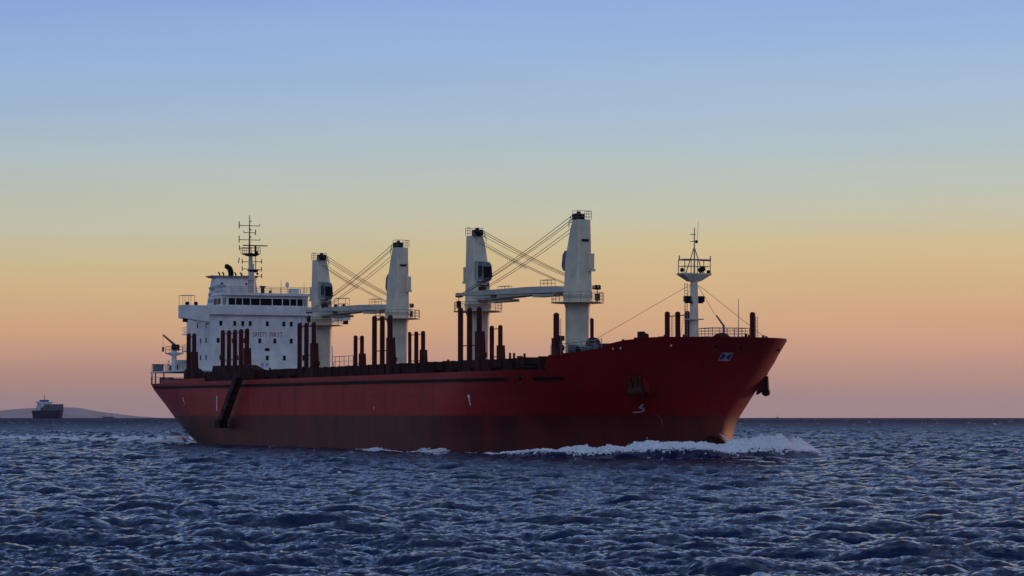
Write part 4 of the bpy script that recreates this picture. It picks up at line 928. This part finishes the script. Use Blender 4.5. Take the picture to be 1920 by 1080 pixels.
def water_material():
    m = bpy.data.materials.new('sea_water'); m.use_nodes = True; t = m.node_tree; b = t.nodes['Principled BSDF']; out = t.nodes['Material Output']
    b.inputs['Base Color'].default_value = (.002, .013, .064, 1); b.inputs['IOR'].default_value = 1.333; b.inputs['Roughness'].default_value = .06
    geo = t.nodes.new('ShaderNodeNewGeometry')
    ln = t.nodes.new('ShaderNodeVectorMath'); ln.operation = 'LENGTH'; t.links.new(geo.outputs['Position'], ln.inputs[0])
    n1 = t.nodes.new('ShaderNodeTexNoise'); n1.inputs['Scale'].default_value = 3.2; n1.inputs['Detail'].default_value = 3
    t.links.new(geo.outputs['Position'], n1.inputs[0])
    n2 = t.nodes.new('ShaderNodeTexNoise'); n2.inputs['Scale'].default_value = .35; n2.inputs['Detail'].default_value = 8; n2.inputs['Roughness'].default_value = .62
    t.links.new(geo.outputs['Position'], n2.inputs[0])
    hsum = mth(t, 'ADD', mth(t, 'MULTIPLY', n1.outputs[0], .10), mth(t, 'MULTIPLY', n2.outputs[0], .9))
    kf = t.nodes.new('ShaderNodeMapRange'); t.links.new(ln.outputs['Value'], kf.inputs[0]); kf.inputs[1].default_value = 60; kf.inputs[2].default_value = 900; kf.inputs[3].default_value = .5; kf.inputs[4].default_value = 1.0
    bp = t.nodes.new('ShaderNodeBump'); bp.inputs['Distance'].default_value = 1.0; t.links.new(kf.outputs[0], bp.inputs['Strength']); t.links.new(hsum, bp.inputs['Height'])
    t.links.new(bp.outputs[0], b.inputs['Normal'])
    rf = t.nodes.new('ShaderNodeMapRange'); t.links.new(ln.outputs['Value'], rf.inputs[0]); rf.inputs[1].default_value = 90; rf.inputs[2].default_value = 1800; rf.inputs[3].default_value = .05; rf.inputs[4].default_value = .68
    t.links.new(rf.outputs[0], b.inputs['Roughness'])
    fb = t.nodes.new('ShaderNodeBsdfPrincipled'); fb.inputs['Base Color'].default_value = (.90, .90, .92, 1); fb.inputs['Roughness'].default_value = .7
    a = t.nodes.new('ShaderNodeAttribute'); a.attribute_name = 'foam'
    fn = t.nodes.new('ShaderNodeTexNoise'); fn.inputs['Scale'].default_value = 1.6; fn.inputs['Detail'].default_value = 8; fn.inputs['Roughness'].default_value = .7; t.links.new(geo.outputs['Position'], fn.inputs[0])
    f = mth(t, 'ADD', a.outputs['Fac'], mth(t, 'MULTIPLY', mth(t, 'SUBTRACT', fn.outputs[0], .5), 1.1))
    mr = t.nodes.new('ShaderNodeMapRange'); mr.interpolation_type = 'SMOOTHSTEP'; t.links.new(f, mr.inputs[0]); mr.inputs[1].default_value = .32; mr.inputs[2].default_value = .72
    g0 = mth(t, 'MULTIPLY', mr.outputs[0], mth(t, 'GREATER_THAN', a.outputs['Fac'], .04))
    mxs = t.nodes.new('ShaderNodeMixShader'); t.links.new(g0, mxs.inputs[0]); t.links.new(b.outputs[0], mxs.inputs[1]); t.links.new(fb.outputs[0], mxs.inputs[2]); t.links.new(mxs.outputs[0], out.inputs[0])
    return m
me.materials.append(water_material())

# froth thrown up by the bow: clusters of small rounded clumps riding the crest
def froth():
    V = []; Fc = []
    t = (1 + 5 ** .5) / 2
    ico = np.array([(-1, t, 0), (1, t, 0), (-1, -t, 0), (1, -t, 0), (0, -1, t), (0, 1, t), (0, -1, -t), (0, 1, -t), (t, 0, -1), (t, 0, 1), (-t, 0, -1), (-t, 0, 1)]) / math.hypot(1, t)
    fcs = [(0, 11, 5), (0, 5, 1), (0, 1, 7), (0, 7, 10), (0, 10, 11), (1, 5, 9), (5, 11, 4), (11, 10, 2), (10, 7, 6), (7, 1, 8), (3, 9, 4), (3, 4, 2), (3, 2, 6), (3, 6, 8), (3, 8, 9), (4, 9, 5), (2, 4, 11), (6, 2, 10), (8, 6, 7), (9, 8, 1)]
    r = np.random.default_rng(4); C = []
    EV = ([-19, -16, -13, -10, -7.5, -6, -3, -1, 1, 3, 5, 6.5, 8, 9.5, 11, 12.5, 13.5], [.10, .22, .30, .42, .75, .55, .50, .60, .75, .95, 1.35, 1.05, .85, .95, .65, .35, .05])
    Y = r.uniform(-19, 13.5, 42000); ht = np.interp(Y, *EV)
    Y = Y[r.random(len(Y)) < np.clip(ht * 1.1 + .12, 0, 1)]; ht = np.interp(Y, *EV)
    fb_ = .78 + .14 * np.sin(Y * 2.1 + .4) + .10 * np.sin(Y * 5.3) + .08 * np.sin(Y * 11.7 + 2)
    e = r.normal(.75, .75, len(Y)); prof_ = np.exp(-((e - .75) / 1.1) ** 2)
    up_ = r.random(len(Y)) ** .8 * ht * fb_ * prof_; loose = r.random(len(Y)) < .05; up_ = np.where(loose, up_ + np.abs(r.normal(0, .22, len(Y))) * ht, up_)
    X = 166.3 - .035 * Y * Y - e
    size = np.where(loose, r.uniform(.02, .05, len(Y)), r.uniform(.05, .15, len(Y)) * (.7 + .5 * np.clip(ht, 0, 1)))
    c, s = math.cos(TH), math.sin(TH)
    wx = X * c + Y * s + ORG[0]; wy = -X * s + Y * c + ORG[1]
    ax, ay, az, _ = sea_height(wx, wy)
    P = np.stack([ax, ay, az + up_], 1)
    n2_ = 2600; Xs = r.uniform(105, 139, n2_); k_ = .5 + .5 * np.sin(Xs * .33 + 2) + .8 * np.exp(-((Xs - 124) / 1.2) ** 2); ok = r.random(n2_) < k_; Xs = Xs[ok]; k_ = k_[ok]
    Ys = -17.6 + .25 * np.sin(Xs * .35) + r.normal(0, .35, len(Xs))
    wx2 = Xs * c + Ys * s + ORG[0]; wy2 = -Xs * s + Ys * c + ORG[1]; ax2, ay2, az2, _ = sea_height(wx2, wy2)
    P = np.concatenate([P, np.stack([ax2, ay2, az2 + r.random(len(Xs)) * (.12 + .5 * np.exp(-((Xs - 127.5) / .6) ** 2)) * k_], 1)]); size = np.concatenate([size, r.uniform(.04, .10, len(Xs))]); Y = np.concatenate([Y, Ys])
    rot = r.uniform(.75, 1.25, (len(Y), 12, 1))
    V = (P[:, None, :] + ico[None] * rot * size[:, None, None] * np.array([1.25, 1.25, .9])).reshape(-1, 3)
    Fc = (np.array(fcs)[None] + (np.arange(len(Y)) * 12)[:, None, None]).reshape(-1, 3).tolist(); V = V.tolist()
    me = bpy.data.meshes.new('bow_spray'); me.from_pydata(V, [], Fc); me.polygons.foreach_set('use_smooth', [True] * len(Fc)); me.update()
    ob = bpy.data.objects.new('bow_spray', me); scene.collection.objects.link(ob)
    m = mat('froth', (.90, .90, .93), .8, var=.03); m.node_tree.nodes['Principled BSDF'].inputs['Subsurface Weight'].default_value = .0
    me.materials.append(m)
    return ob
sp = froth(); tag(sp, 'white foam and spray breaking off the red bow', 'foam', kind='stuff')

# ------------------------------------------------------------------ air
bm_ = MB().box(-30000, 30000, -2500, 44500, -165, 262)
hz = bm_.build('haze', None); hz['kind'] = 'stuff'; hz['label'] = 'thin evening haze over the sea'
hm = bpy.data.materials.new('haze_air'); hm.use_nodes = True; t = hm.node_tree
for n_ in list(t.nodes):
    if n_.type != 'OUTPUT_MATERIAL': t.nodes.remove(n_)
pv = t.nodes.new('ShaderNodeVolumePrincipled'); pv.inputs['Color'].default_value = (.84, .90, 1.0, 1); pv.inputs['Density'].default_value = 1.4e-5; pv.inputs['Anisotropy'].default_value = .35
t.links.new(pv.outputs[0], t.nodes['Material Output'].inputs['Volume']); hz.data.materials.append(hm)
